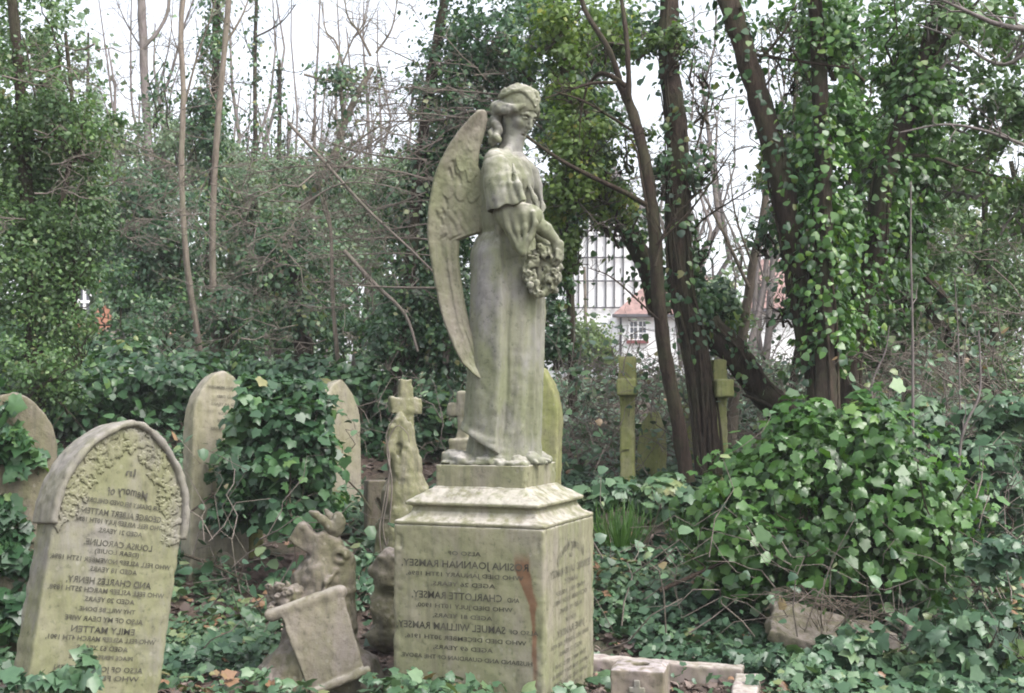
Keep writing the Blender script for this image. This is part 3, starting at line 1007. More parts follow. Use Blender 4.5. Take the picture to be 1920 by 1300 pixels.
# mantle edge over the breast
for q in ([(978, 290, -.03), (998, 318, -.01), (1010, 350, 0), (1018, 388, .0), (1014, 404, -.03)], [(962, 290, -.09), (985, 330, -.09), (1002, 372, -.09), (1010, 396, -.1)], [(950, 287, -.12), (968, 330, -.14), (985, 372, -.15)]):
    F.chain([L(*p) for p in q], list(np.interp(np.linspace(0, 1, len(q)), [0, .5, 1], [.005, .012, .005])), .028)
# far sleeve
S2, E2 = np.array([.05, .160, 1.445]), np.array([.10, .19, 1.20])
F.chain([S2, S2 + [.03, .02, -.06], S2 * .4 + E2 * .6, E2], [.060, .070, .075, .075], .03)
F.chain([E2, E2 + [.05, -.04, -.06], E2 + [.02, 0, -.15]], [.060, .042, .02], .02)
F.roughen(.004, 30)
build_local(field_geo(F), 'robe', M['statue'], angel)

# cape sleeve: a separate shell with a clean hem over the loose sleeve
K = Field((-.10, -.36, 1.12), (.30, -.04, 1.56), H)
h0, h1 = L(930, 392, -.25), L(986, 379, -.25)
K.chain([(.052, -.150, 1.462), (.068, -.172, 1.405), (.092, -.190, 1.33), (.118, -.196, 1.25), (.135, -.198, 1.17)], [.050, .064, .076, .086, .092], .03)
for a0_, b0_, ra_ in (((920, 300), (938, 392), .008), ((938, 296), (950, 395), .006), ((950, 298), (966, 392), .007), ((962, 306), (984, 386), .013), ((944, 320), (974, 390), .005)):
    K.chain([L(*a0_, -.200), L((a0_[0] + b0_[0]) / 2 - 1, (a0_[1] + b0_[1]) / 2, -.262), L(*b0_, -.280)], [.004, ra_, ra_ + .003], .022)
nrm_ = unit(np.array([-(h1 - h0)[2], 0, (h1 - h0)[0]]))
gk = np.meshgrid(*K.ax, indexing='ij', sparse=True)
K.f = np.maximum(K.f, -((gk[0] - h0[0]) * nrm_[0] + (gk[2] - h0[2]) * nrm_[2] + .006 * np.sin(gk[0] * 70))).astype(np.float32)
# hollow under the hem
K.chain([(.118, -.196, 1.20), (.122, -.197, 1.262)], [.078, .070], .01, cut=True)
K.roughen(.004, 40)
build_local(field_geo(K), 'cape_sleeve', M['statue'], angel)

# --- body: head, neck, trunk, arms and hands in one surface
HC = L(972, 212, -.012)
HR = rotz(R(-20)) @ roty(R(31))
hp = lambda x, y, z: HC + HR @ np.array([x, y, z])
B = Field((-.1, -.28, -.01), (.42, .26, 1.86), H)
B.chain([(.06, 0, .75), (.05, 0, 1.1), (.06, 0, 1.36), (.062, 0, 1.44)], [.10, .09, .105, .09], .03)
B.chain([(.06, .07, .04), (.06, .07, .78)], [.04, .08], .03); B.chain([(.06, -.07, .04), (.06, -.07, .78)], [.04, .08], .03)
for sg, dx in ((-1, .02), (1, 0)):      # feet under the hem
    B.chain([(.10, sg * .075, .035), (.19 + dx, sg * .08, .028), (.235 + dx, sg * .08, .020)], [.036, .032, .022], .02)
    for t in range(5):
        B.caps((.215 + dx, sg * (.055 + .013 * t), .02), (.252 + dx - .007 * t, sg * (.053 + .0145 * t), .013), .011, .0085, .004)
# neck and shoulders
B.chain([(.060, 0, 1.42), L(957, 285, -.012), L(962, 262, -.012), hp(-.02, 0, -.05)], [.085, .049, .044, .046], .035)
B.ell((.062, -.11, 1.462), (.07, .07, .045), .03); B.ell((.062, .11, 1.462), (.07, .07, .045), .03)
B.chain([L(952, 283, -.09), L(966, 262, -.03)], [.02, .014], .03)
# head
B.ell(hp(-.012, 0, .030), (.094, .074, .088), .02, HR)
B.ell(hp(.022, 0, -.035), (.068, .058, .080), .025, HR)
B.ell(hp(.058, 0, -.088), (.026, .028, .024), .022, HR)
B.chain([hp(.0, -.052, -.045), hp(.035, -.036, -.084), hp(.062, -.010, -.096)], [.020, .018, .016], .02)
B.chain([hp(.0, .052, -.045), hp(.035, .036, -.084), hp(.062, .010, -.096)], [.020, .018, .016], .02)
for sg in (-1, 1):
    B.ell(hp(.058, sg * .036, -.028), (.022, .022, .022), .018, HR)          # cheek
    B.chain([hp(.084, sg * .008, .020), hp(.080, sg * .030, .026), hp(.066, sg * .048, .016)], [.006, .0065, .005], .008)   # brow
    B.ell(hp(.083, sg * .030, .004), (.018, .019, .0135), .006, HR, cut=True)   # socket
    B.ell(hp(.0705, sg * .030, .001), (.0125, .0155, .0115), .002, HR)           # eyeball
    B.chain([hp(.082, sg * .017, .004), hp(.085, sg * .030, .007), hp(.077, sg * .043, .003)], [.003, .0045, .003], .003)   # lowered lid
    B.chain([hp(.079, sg * .018, -.005), hp(.081, sg * .030, -.007), hp(.075, sg * .042, -.004)], [.002, .003, .002], .003)
    B.ell(hp(.091, sg * .010, -.030), (.008, .006, .006), .005, HR)          # nostril wing
    B.ell(hp(-.012, sg * .074, -.012), (.018, .008, .028), .006, HR)         # ear
B.chain([hp(.083, 0, .018), hp(.094, 0, -.006), hp(.107, 0, -.028)], [.007, .0075, .009], .007)
B.chain([hp(.107, 0, -.029), hp(.090, 0, -.040)], [.008, .007], .006)
B.chain([hp(.082, -.017, -.058), hp(.0925, 0, -.0545), hp(.082, .017, -.058)], [.004, .0068, .004], .005)   # upper lip
B.chain([hp(.081, -.014, -.067), hp(.0885, 0, -.0685), hp(.081, .014, -.067)], [.004, .007, .004], .005)    # lower lip
B.chain([hp(.088, -.016, -.0615), hp(.0975, 0, -.0615), hp(.088, .016, -.0615)], [.0015, .002, .0015], .003, cut=True)
B.ell(hp(.089, 0, -.079), (.010, .02, .005), .006, HR, cut=True)
# near arm
sh, el = np.array([.06, -.165, 1.43]), L(978, 425, -.20)
wr = L(1038, 446, -.10)
B.chain([sh, sh * .5 + el * .5, el], [.055, .05, .044], .03)
B.chain([el, L(1004, 418, -.165), L(1022, 430, -.13), wr], [.042, .040, .034, .0245], .015)
B.ell(L(1046, 461, -.095), (.030, .017, .034), .014, roty(.5))                    # back of the hand
kn = [L(1044, 468, -.118), L(1049, 470, -.104), L(1053, 469, -.088), L(1054, 466, -.074)]
md = [L(1044, 482, -.122), L(1049, 486, -.106), L(1053, 485, -.088), L(1054, 478, -.072)]
tp = [L(1036, 491, -.112), L(1041, 497, -.098), L(1046, 496, -.082), L(1049, 489, -.068)]
for a, m_, t_ in zip(kn, md, tp):
    B.chain([a, m_, t_], [.0098, .0088, .0068], .005)
B.chain([L(1036, 458, -.085), L(1030, 470, -.075), L(1027, 480, -.075)], [.012, .0095, .0075], .007)   # thumb
# far arm
el2 = np.array([.10, .18, 1.19])
wr2 = np.array([.262, .05, 1.045])
B.chain([(.06, .165, 1.43), el2], [.055, .044], .03)
B.chain([el2, wr2], [.042, .025], .015)
B.ell(wr2 + [.02, -.02, -.03], (.03, .018, .034), .012)
for i in range(4):
    a = wr2 + [.025 + .004 * i, -.045 + .016 * i, -.05]
    B.chain([a, a + [.008, -.006, -.03 - .004 * (i in (1, 2))], a + [-.004, -.008, -.05 - .005 * (i in (1, 2))]], [.0098, .0088, .0068], .005)
B.chain([wr2 + [.0, -.035, -.02], wr2 + [-.012, -.045, -.05]], [.011, .008], .006)
B.roughen(.0025, 60)
build_local(field_geo(B), 'body', M['flesh'], angel)

# --- hair
Hf = Field(HC - [.22, .17, .20], HC + [.17, .15, .16], .004)
Hf.ell(hp(-.020, 0, .040), (.106, .090, .098), .01, HR)
Hf.ell(hp(.088, 0, -.052), (.066, .066, .096), .012, HR, cut=True)
Hf.ell(hp(.02, -.02, -.11), (.12, .10, .085), .015, HR, cut=True)
for sg in (-1, 1):
    for k in range(8):      # waves swept back and down from the parting
        c0 = .084 - .016 * k
        q = []
        for t in np.linspace(0.03, 1.0, 9):
            a = (.08 + .05 * k) + t * (1.50 - .09 * k) + .10 * math.sin(t * 9 + k * 1.3)
            x_ = c0 * (1 - t ** 1.25) - .088 * t ** 1.25
            zz = (x_ + .020) / .108
            sc_ = math.sqrt(max(1 - zz * zz, .10))
            q.append(hp(x_, sg * .097 * sc_ * math.sin(a), .038 + .104 * sc_ * math.cos(a)))
        Hf.chain(q, [.006, .008, .009, .009, .009, .009, .009, .008, .007], .004)
    Hf.chain([hp(.062, sg * .058, .058), hp(.042, sg * .080, .026), hp(.006, sg * .090, .002), hp(-.040, sg * .090, -.010), hp(-.090, sg * .062, -.018), hp(-.130, sg * .022, -.026)], [.006, .013, .021, .027, .031, .026], .012)
    Hf.chain([hp(.060, sg * .060, .052), hp(.010, sg * .094, .026), hp(-.050, sg * .092, .008), hp(-.105, sg * .055, -.002)], [.005, .009, .012, .013], .008)
Hf.ell(hp(-.118, 0, -.012), (.036, .048, .032), .012, HR)
Hf.ell(hp(-.078, 0, -.058), (.036, .060, .052), .012, HR)
Hf.ell(hp(-.088, -.03, -.095), (.030, .040, .045), .012, HR)
# ringlets on the nape
for k, (y0, x1) in enumerate(((-.050, -.02), (-.025, -.035), (.0, -.035), (.03, -.03), (-.062, .0))):
    a = hp(-.085 - .01 * (k % 2), y0, -.035)
    bb = np.array(L(921 + 4 * k % 9, 266, -.10 + .035 * k)) if k < 4 else np.array(L(934, 262, -.12))
    t = np.linspace(0, 1, 18)
    q = [a * (1 - s) + bb * s + .009 * np.array([math.cos(s * 14 + k), math.sin(s * 14 + k), .3 * math.sin(s * 28)]) for s in t]
    Hf.chain(q, list(.0215 - .005 * t), .004)
Hf.roughen(.005, 60)
build_local(field_geo(Hf), 'hair', M['statue'], angel)


# --- wings
WO = np.array([(205, 902, 908), (209, 896, 912), (225, 880, 914), (250, 859, 908), (280, 839, 899), (310, 824, 896), (335, 815, 908), (370, 808, 914), (400, 804, 914), (425, 803, 911), (436, 803, 903),
               (443, 803, 880), (450, 804, 861), (480, 808, 860), (520, 815, 864), (570, 825, 872), (610, 836, 881), (650, 852, 894), (680, 868, 904), (700, 888, 911), (709, 899, 913), (714, 906, 911)], float)


def wing(name, sg, shift):
    nr, nc = 300, 80
    py = np.linspace(205, 714, nr)
    xl, xr = np.interp(py, WO[:, 0], WO[:, 1]), np.interp(py, WO[:, 0], WO[:, 2])
    u = 0.5 - 0.5 * np.cos(np.linspace(0, np.pi, nc))
    PX = xl[:, None] + (xr - xl)[:, None] * u[None, :]
    PY = np.broadcast_to(py[:, None], PX.shape).copy()
    U = np.broadcast_to(u[None, :], PX.shape)
    edge = np.clip(np.minimum(np.minimum((PX - xl[:, None]), (xr[:, None] - PX)) / 9.0, np.minimum((PY - 205) / 10, (714 - PY) / 10)), 0, 1)
    rnd = np.sqrt(np.clip(1 - (1 - edge) ** 2, 0, 1))
    # relief
    lead = np.exp(-((PX - xl[:, None] - 9) / 11) ** 2) * 0.020 + 0.010 * (1 - sstep(0, 30, PX - xl[:, None]))
    cov = sstep(268, 300, PY) * (1 - sstep(436, 446, PY)) * sstep(16, 30, PX - xl[:, None])
    fx = (PX + 0.22 * (PY - 330) + 10 * (vnoise(PX / 30, PY / 30, 0 * PX) - .5)) / 23.0
    row = (PY - 0.45 * (PX - 850) + 26 * (vnoise(PX / 26 + 7, PY / 40, 0 * PX) - .5)) / 46.0
    fxo = fx + 0.5 * (np.floor(row) % 2)
    arc = 0.42 * (2 * (fxo - np.floor(fxo)) - 1) ** 2
    v = row + arc
    saw = v - np.floor(v)
    ribs = 1 - np.abs(2 * (fxo - np.floor(fxo)) - 1)
    rel = cov * (0.0065 * saw ** 1.6 * (0.4 + 0.9 * vnoise(PX / 40, PY / 40, 0 * PX + 9)) + 0.002 * ribs)
    sec = sstep(388, 402, PY - 0.25 * (PX - 860)) * (1 - sstep(438, 448, PY)) * sstep(30, 44, PX - xl[:, None])
    f2 = (PX - 0.55 * (PY - 430) + 8 * (vnoise(PX / 20, PY / 30, 0 * PX + 4) - .5)) / 15.0
    rel = rel * (1 - sec) + sec * (0.002 + 0.005 * np.abs(np.sin(np.pi * f2)))
    prim = sstep(300, 440, PY) * (1 - cov)
    f3 = U * 3.2 + 0.15 * np.sin(PY * .02)
    rel = rel + prim * (0.0028 * np.cos(2 * np.pi * f3) + 0.0008 * np.sin(U * 40)) * sstep(12, 22, PX - xl[:, None])
    slots = np.zeros_like(PX)
    for (x0, y0, x1, y1) in ((852, 305, 856, 328), (846, 318, 849, 334), (838, 372, 842, 392), (832, 392, 836, 404), (822, 398, 825, 412), (829, 410, 832, 422), (862, 330, 866, 344)):
        t = np.clip(((PX - x0) * (x1 - x0) + (PY - y0) * (y1 - y0)) / ((x1 - x0) ** 2 + (y1 - y0) ** 2), 0, 1)
        dd = np.hypot(PX - x0 - t * (x1 - x0), PY - y0 - t * (y1 - y0))
        slots = np.maximum(slots, np.exp(-(dd / 2.6) ** 2))
    rel = rel - 0.008 * slots
    nz = vnoise(PX / 14, PY / 14, 0 * PX + 3) * .006 + vnoise(PX / 4, PY / 4, 0 * PX + 1) * .003
    half = 0.012 * rnd + 0.002
    plane = sg * np.interp(PX, [803, 860, 914], [0.175, 0.150, 0.100]) + sg * 0.05 * sstep(520, 712, PY)
    front_y = plane + sg * (half + (rel + lead + nz) * rnd)
    back_y = plane - sg * half
    base = L(PX, PY, -np.abs(plane))         # near wing's own plane gives the outline
    X, Z = base[..., 0] + shift, base[..., 2]
    A = np.stack([X, front_y, Z], -1).reshape(-1, 3)
    C = np.stack([X, back_y, Z], -1).reshape(-1, 3)
    i = np.arange(nr - 1)[:, None] * nc + np.arange(nc - 1)[None, :]
    Q = np.stack([i, i + nc, i + nc + 1, i + 1], -1).reshape(-1, 4)
    n = nr * nc
    gg = Geo()
    per = np.concatenate([np.arange(nc), np.arange(1, nr) * nc + nc - 1, (nr - 1) * nc + np.arange(nc - 2, -1, -1), np.arange(nr - 2, 0, -1) * nc])
    p2 = np.roll(per, -1)
    Fq = np.vstack([Q, Q[:, ::-1] + n, np.stack([per, p2, p2 + n, per + n], -1)])
    if sg > 0: Fq = Fq[:, ::-1]
    gg.add(np.vstack([A, C]), Fq)
    return build_local(gg, name, M['wing'], angel)


wing('wing', -1, 0.0)
wing('wing', 1, 0.13)
# --- wreath of roses hung from the hand
Wf = Field((.13, -.20, .74), (.42, .06, 1.13), .0045)
wc = L(1017, 507, -.105)
ax1 = unit(np.array([.80, .42, 0.0])); ax2 = np.array([0.05, -.05, 1.0])
for k in range(26):
    a = 2 * np.pi * k / 26
    c = wc + ax1 * .068 * math.cos(a) + ax2 * .105 * math.sin(a) + RNG.normal(size=3) * .007
    Wf.caps(c, c + RNG.normal(size=3) * .01, .020 + .006 * RNG.random(), .018, .008)
Wf.ell(wc + [0, .02, 0], (.06, .03, .09), .01)
for k in range(66):
    a = 2 * np.pi * RNG.random(); rr_ = 0.35 + 0.7 * RNG.random() ** .5
    c = wc + rr_ * ax1 * .070 * math.cos(a) + rr_ * ax2 * .107 * math.sin(a) + RNG.normal(size=3) * .009 + np.array([0, -.022, 0])
    Wf.ell(c, (.017, .015, .016), .003)
    Wf.ell(c + [0, -.013, .002], (.007, .007, .007), .003, cut=True)
    Wf.ell(c + RNG.normal(size=3) * .012, (.006, .010, .014), .002, cut=True)
Wf.roughen(.010, 55)
build_local(field_geo(Wf), 'wreath', M['statue'], angel)
# --- rough base
Bf = square_profile(.26, (-.02, .08), .005, [(0, .215), (.018, .212), (.024, .19)], .014)
for k in range(26):
    a = RNG.random() * 6.28
    r_ = .15 + .05 * RNG.random()
    Bf.ell((.0 + r_ * math.cos(a), r_ * math.sin(a), .02), (.05, .05, .022 + .02 * RNG.random()), .01)
Bf.ell((-.18, -.12, .03), (.05, .06, .04), .02); Bf.ell((-.12, -.17, .025), (.06, .05, .035), .02)
Bf.f = np.maximum(Bf.f, np.maximum(np.abs(Bf.ax[0])[:, None, None], np.abs(Bf.ax[1])[None, :, None]) - .219).astype(np.float32)
Bf.f = np.maximum(Bf.f, -Bf.ax[2][None, None, :]).astype(np.float32)
Bf.roughen(.012, 45)
build_local(field_geo(Bf), 'rocky_base', M['statue'], angel)


# ------------------------------------------------------------------ headstones
def gothic(x, z, w, zs, rr, rnd=.09):
    zc = np.maximum(z - zs, 0)
    ax = np.sqrt(x * x + (rnd * w) ** 2) * (1 - rnd * rnd * .5)
    return np.sqrt((ax + rr - w) ** 2 + zc ** 2) - rr


def headstone(name, label, mat, base, yaw, lean, back, w, zs, rr, t, h=0.009, group=None, rough=.008, shoulder=None, inset=False, rnd=.09):
    root = thing(name, label, 'headstone', base, group)
    Mx = rotz(yaw) @ roty(lean) @ rotx(back)
    top = zs + math.sqrt(max(2 * rr * w - w * w, 0.01))
    F = Field((-w - .06, -t / 2 - .06, -.32), (w + .06, t / 2 + .06, top + .05), h)

    def fn(x, y, z):
        d = gothic(x, z, w, zs, rr, rnd)
        if shoulder is not None:
            d = np.minimum(d, np.maximum(np.abs(x) - shoulder[0], z - shoulder[1]))
        d = np.maximum(d, -.3 - z)
        k = .014
        e = np.abs(y) - t / 2
        hh = np.clip(0.5 - 0.5 * (e - d) / k, 0, 1)
        return e * (1 - hh) + d * hh + k * hh * (1 - hh)
    F.put(fn, (-w - .05, -t / 2, -.32), (w + .05, t / 2, top), .003)
    if inset:
        def fi(x, y, z):
            return np.maximum(np.maximum(gothic(x, z, w * .72, zs * .86, rr * .75), .22 - z), np.maximum(y + t / 2 - .02, -y - t))
        F.put(fi, (-w, -t, .2), (w, -t / 2 + .02, top), .006, cut=True)
    F.roughen(rough, 26)
    V, Q = F.mesh()
    Geo().add(V @ Mx.T + np.array(base), Q).build('slab', M[mat], root)
    return root, Mx


# the big leaning headstone in front, left
hb = P(150, 1372, 5.5)
YAW, LEAN, BACK = R(43), R(10.5), R(-4)
root, Mx = headstone('headstone', 'leaning pointed headstone with a carved leaf border and reversed lettering left of the broken scroll', 'head_a', hb, YAW, LEAN, BACK, .300, .90, .47, .17, .008, rnd=.17)
T1 = lambda V: np.asarray(V) @ Mx.T + hb
# hood mould round the head
F = Field((-.46, -.17, .80), (.46, .11, 1.60), .006)
apex = .92 + math.sqrt(2 * .575 * .385 - .385 ** 2)


def hood_fn(x, y, z):
    ring = np.maximum(gothic(x, z, .320, .90, .49, .17), -gothic(x, z, .288, .90, .46, .17))
    d = np.maximum(ring, .845 - z)
    e = np.maximum(-.116 - y + 0.25 * np.clip(gothic(x, z, .345, .90, .52) + .05, 0, 1) * 0, y - .095)
    k = .022
    hh = np.clip(0.5 - 0.5 * (e - d) / k, 0, 1)
    return e * (1 - hh) + d * hh + k * hh * (1 - hh)


F.put(hood_fn, (-.40, -.13, .85), (.40, .1, 1.57), .003)
F.roughen(.007, 30)
V, Q = F.mesh()
Geo().add(T1(V), Q).build('hood_mould', M['hood'], root)
# carved leaf border between the hood and the inner arch
F = Field((-.34, -.125, .70), (.34, -.06, 1.46), .004)
rg = np.random.default_rng(21)
cnt = 0
while cnt < 330:
    x, z = rg.uniform(-.30, .30), rg.uniform(.82, 1.42)
    d1, d2 = gothic(x, z, .288, .90, .46, .17), gothic(x, z, .205, .80, .50, .05)
    if d1 > -.004 or d2 < .004: continue
    a = rg.uniform(0, 6.28)
    for k in range(3):
        mm = roty(a + (k - 1) * .9)
        c = np.array([x, -.081, z]) + mm @ np.array([0, 0, .010])
        F.ell(c, (.0052, .013, .0125), .002, mm @ rotx(.25))
    cnt += 1
V, Q = F.mesh()
Geo().add(T1(V), Q).build('carved_border', M['head_a'], root)
sc = .65 / 640.0
hz = lambda y: 1.150 - (y - 250) * sc * .89
hr = [('In', 297, 40, 36, 600, 0), ('Memory of', 385, 170, 40, 588, 9), ('\u2014', 421, 70, 3, 585, 0), ('OUR DEARLY BELOVED CHILDREN', 453, 340, 21, 570, 0), ('GEORGE ALBERT MATTEN', 505, 335, 27, 563, 0), ('WHO FELL ASLEEP JULY 10TH 1892,', 547, 375, 21, 555, 0),
      ('AGED 21 YEARS.', 589, 185, 21, 555, 0), ('LOUISA CAROLINE,', 648, 285, 28, 548, 0), ('(DEAR LOUIE)', 687, 185, 20, 542, 0), ('WHO FELL ASLEEP NOVEMBER 15TH 1896,', 730, 510, 21, 520, 0), ('AGED 18 YEARS.', 771, 200, 21, 525, 0),
      ('AND CHARLES HENRY,', 826, 350, 29, 510, 0), ('WHO FELL ASLEEP MARCH 25TH 1898,', 869, 480, 22, 502, 0), ('AGED 20 YEARS.', 911, 210, 21, 510, 0), ('THY WILL BE DONE.', 957, 235, 19, 500, 0), ('ALSO OF MY DEAR WIFE', 1001, 320, 22, 490, 0),
      ('EMILY MATTEN', 1050, 260, 28, 485, 0), ('WHO FELL ASLEEP MARCH 4TH 1901,', 1092, 450, 21, 480, 0), ('AGED 63 YEARS.', 1133, 215, 21, 480, 0), ('PEACE PERFECT PEACE', 1175, 260, 18, 478, 0), ('ALSO OF JOHN MATTEN', 1228, 360, 23, 470, 0), ('WHO FELL ASLEEP', 1268, 330, 22, 470, 0)]
# the stone leans in the picture: shift each row back onto its own axis
rows = []
for t, y, w, h, cx, arc in hr:
    ax = 590 - (y - 297) * 0.130
    rows.append((t, hz(y), min(w * sc * 1.1, .56), h * sc * .95, (cx - ax) * sc, arc * sc * 2))
u_, r_, n_ = Mx @ np.array([0, 0, 1.0]), Mx @ np.array([1.0, 0, 0]), Mx @ np.array([0, -1.0, 0])
inscribe('inscription', root, 'lead', hb + Mx @ np.array([0, -.087, 0]), r_, u_, n_, rows)

# pale tall headstone behind, half hidden by ivy
b2 = P(404, 1015, 8.3)
root, Mx2 = headstone('headstone', 'tall pale pointed headstone with faint lettering, ivy over its right side', 'pale', b2, R(38), R(3.5), R(-6), .205, .765, .42, .16, .010, rnd=.16)
u_, r_, n_ = Mx2 @ np.array([0, 0, 1.0]), Mx2 @ np.array([1.0, 0, 0]), Mx2 @ np.array([0, -1.0, 0])
inscribe('inscription', root, 'lead_worn', b2 + Mx2 @ np.array([0, -.084, 0]), r_, u_, n_,
         [('IN LOVING MEMORY', .99, .26, .018, 0.02, 0), ('WHO DIED', .93, .14, .018, .02, 0), ('AGED 64 YEARS', .88, .22, .018, .02, 0), ('ALSO OF', .82, .12, .018, .02, 0), ('HIS WIFE', .77, .13, .018, .02, 0), ('AGED 70 YEARS', .72, .22, .018, .02, 0)])
headstone('headstone', 'brown headstone at the left edge smothered in trailing ivy', 'rock', P(-26, 1120, 6.72), R(28), R(7), R(-3), .25, .74, .36, .15, .011)
r3, M3 = headstone('headstone', 'yellow pointed headstone leaning behind the ivy mound', 'pale', P(632, 900, 9.6), R(52), R(6), R(-8), .200, .42, .40, .13, .011)
headstone('headstone', 'green stained arched headstone directly behind the angel\'s robe', 'moss', P(1012, 905, 9.3), R(-22), R(1), R(-2), .150, .44, .62, .12, .010, rnd=.04)
headstone('headstone', 'small pointed mossy headstone beside the edge-on mossy cross', 'moss', P(1220, 905, 10.3), R(-50), R(2), R(-2), .115, .24, .55, .12, .010, rnd=.03)
headstone('headstone', 'mossy stone seen between the two slender trunks', 'moss', P(1298, 905, 11.2), R(-15), R(-1), 0, .12, .55, .16, .12, .012)
headstone('headstone', 'small grey headstone with a sunk panel left of the pedestal', 'rock', P(702, 1085, 8.7), R(18), R(1), R(-2), .062, .48, .30, .13, .008, shoulder=(.070, .66), inset=True)
headstone('headstone', 'narrow square stump of a stone among the ivy beside the pale headstone', 'moss', P(476, 960, 8.45), R(20), R(-2), 0, .052, .20, .5, .10, .008, shoulder=(.052, .36))


# ------------------------------------------------------------------ crosses
def cross(name, label, mat, base, yaw, parts, h=.009, lean=0.0, cat='cross', rough=.012):
    root = thing(name, label, cat, base)
    lo = np.min([np.array(c) - np.linalg.norm(s) for c, s, _ in parts], 0); hi = np.max([np.array(c) + np.linalg.norm(s) for c, s, _ in parts], 0)
    F = Field(lo, hi, h)
    for c, s, a in parts:
        F.rbox(c, s, .014, .012, roty(a) if a else None)
    F.roughen(rough, 24)
    V, Q = F.mesh()
    Mx = rotz(yaw) @ roty(lean)
    Geo().add(V @ Mx.T + np.array(base), Q).build('cross', M[mat], root)
    return root, Mx


# mossy crosses, seen edge-on
cross('stone_cross', 'mossy stone cross seen edge-on, its top standing in front of the white house', 'moss', P(1177, 880, 9.8), R(83),
      [((0, 0, .14), (.056, .056, .58), 0), ((0, 0, .62), (.24, .074, .062), 0), ((0, 0, .73), (.066, .066, .13), 0)], lean=R(1.5))
cross('stone_cross', 'mossy stone cross seen edge-on against the vine covered trunk', 'moss', P(1350, 895, 9.6), R(-86),
      [((0, 0, .16), (.055, .050, .62), 0), ((0, 0, .66), (.22, .062, .065), 0), ((0, 0, .76), (.058, .055, .12), 0)], lean=R(-1))
cross('stone_cross', 'small yellowish cross on a flared base half hidden behind the angel', 'pale', P(872, 885, 8.9), R(-30),
      [((0, 0, .26), (.045, .045, .30), 0), ((0, 0, .43), (.13, .045, .048), 0), ((0, 0, .04), (.13, .11, .10), 0), ((0, 0, .14), (.09, .08, .09), 0)])

# rugged cross on a tall tapering rock
cb = P(752, 985, 8.3)
root = thing('rustic_cross', 'greenish stone cross rising from a tall tapering carved rock with dry vine stems', 'cross', cb)
s = 2400 / 8.3
q = lambda px, py, y=0.0: np.array([(px - 752) / s, y, (985 - py) / s])
F = Field((-.36, -.28, -.42), (.36, .28, .98), .008)
F.rbox(q(757, 770, .05), (.045, .045, .20), .010, .008, rotz(R(20)))
F.rbox(q(757, 763, .05), (.105, .048, .050), .010, .008, rotz(R(20)))
F.chain([q(752, 1075), q(757, 1000), q(759, 930), q(758, 870), q(757, 815)], [.19, .170, .140, .100, .058], .03)
F.rbox(q(756, 985), (.13, .10, .26), .05, .04)
F.chain([q(740, 1040, -.12), q(748, 950, -.11), q(752, 880, -.08)], [.03, .03, .02], .02); F.chain([q(775, 1040, -.12), q(772, 950, -.10), q(764, 870, -.07)], [.03, .028, .02], .02)
F.chain([q(735, 815, -.03), q(742, 795, -.03), q(748, 785, -.02), q(760, 800, -.02), q(768, 822, -.02)], [.035, .030, .028, .028, .03], .012)
F.chain([q(733, 800, -.04), q(735, 850, -.05), q(742, 868, -.06)], [.03, .040, .02], .015)
F.ell(q(748, 842, -.08), (.022, .03, .05), .01, cut=True)
F.roughen(.03, 12); F.roughen(.012, 35)
V, Q = F.mesh()
Geo().add(V + cb, Q).build('cross', M['shaft'], root)
g = Geo()
for pp in ([(735, 1040), (722, 985), (730, 930), (733, 860), (726, 820), (738, 790), (745, 780)], [(728, 1040), (735, 970), (738, 900), (728, 840), (745, 800), (765, 812), (770, 830)], [(720, 1040), (716, 990), (722, 950), (730, 900)]):
    tube(g, smooth_path([cb + q(x, y, -.105 - .035 * (y > 880)) for x, y in pp], 6), [.0055, .003], 5, .2)
g.build('vine_stems', M['twig'], root)

# heap of grey rockwork left of the pedestal
rb = P(722, 1190, 7.0)
root = thing('rockwork', 'knobbly grey rockwork column standing just left of the pedestal', 'rock', rb)
F = Field((-.16, -.14, -.12), (.16, .16, .52), .008)
for (x, z, r) in ((0, 0, .11), (.01, .1, .10), (-.005, .18, .085), (.015, .26, .08), (.0, .33, .085), (.012, .40, .07)):
    F.ell((x, 0, z), (r, r * .9, r * .8), .025)
F.roughen(.05, 14); F.roughen(.014, 40)
V, Q = F.mesh()
Geo().add(V + rb, Q).build('stones', M['rock'], root)

# ------------------------------------------------------------------ the broken monument with the scroll and the dove
sb = P(600, 1335, 6.35)
s = 2400 / 6.35
q = lambda px, py, y=0.0: np.array([(px - 600) / s, y, (1335 - py) / s])
root = thing('broken_monument', 'broken rockwork monument with a hanging stone scroll leaning left of the pedestal', 'monument', sb)
F = Field((-.42, -.28, -.12), (.36, .32, .96), .0075)
F.chain([q(540, 1300), q(590, 1260), q(660, 1290), q(700, 1320)], [.20, .20, .16, .10], .04)
F.chain([q(500, 1310), q(520, 1275)], [.12, .10], .04)
F.chain([q(600, 1260, .05), q(598, 1170, .05), q(600, 1090, .05), q(606, 1035, .05)], [.19, .165, .13, .085], .04)
F.chain([q(635, 1110, .03), q(638, 1060, .03)], [.065, .055], .03)
F.rbox(q(576, 1022, .03), (.085, .06, .050), .015, .02, roty(R(42)))
F.rbox(q(604, 1030, .03), (.05, .06, .06), .015, .02, roty(R(42)))
# broken end of the other arm with a curl
for a in np.linspace(0, 5.0, 9):
    F.ell(q(637, 1047, -.02) + np.array([.026 * math.cos(a), -.01, .026 * math.sin(a)]), (.014, .03, .014), .008)
F.chain([q(632, 1072, -.05), q(618, 1092, -.09), q(612, 1110, -.1)], [.02, .018, .016], .012)
F.roughen(.035, 11); F.roughen(.016, 34)
V, Q = F.mesh()
Geo().add(V + sb, Q).build('rock', M['rock'], root)
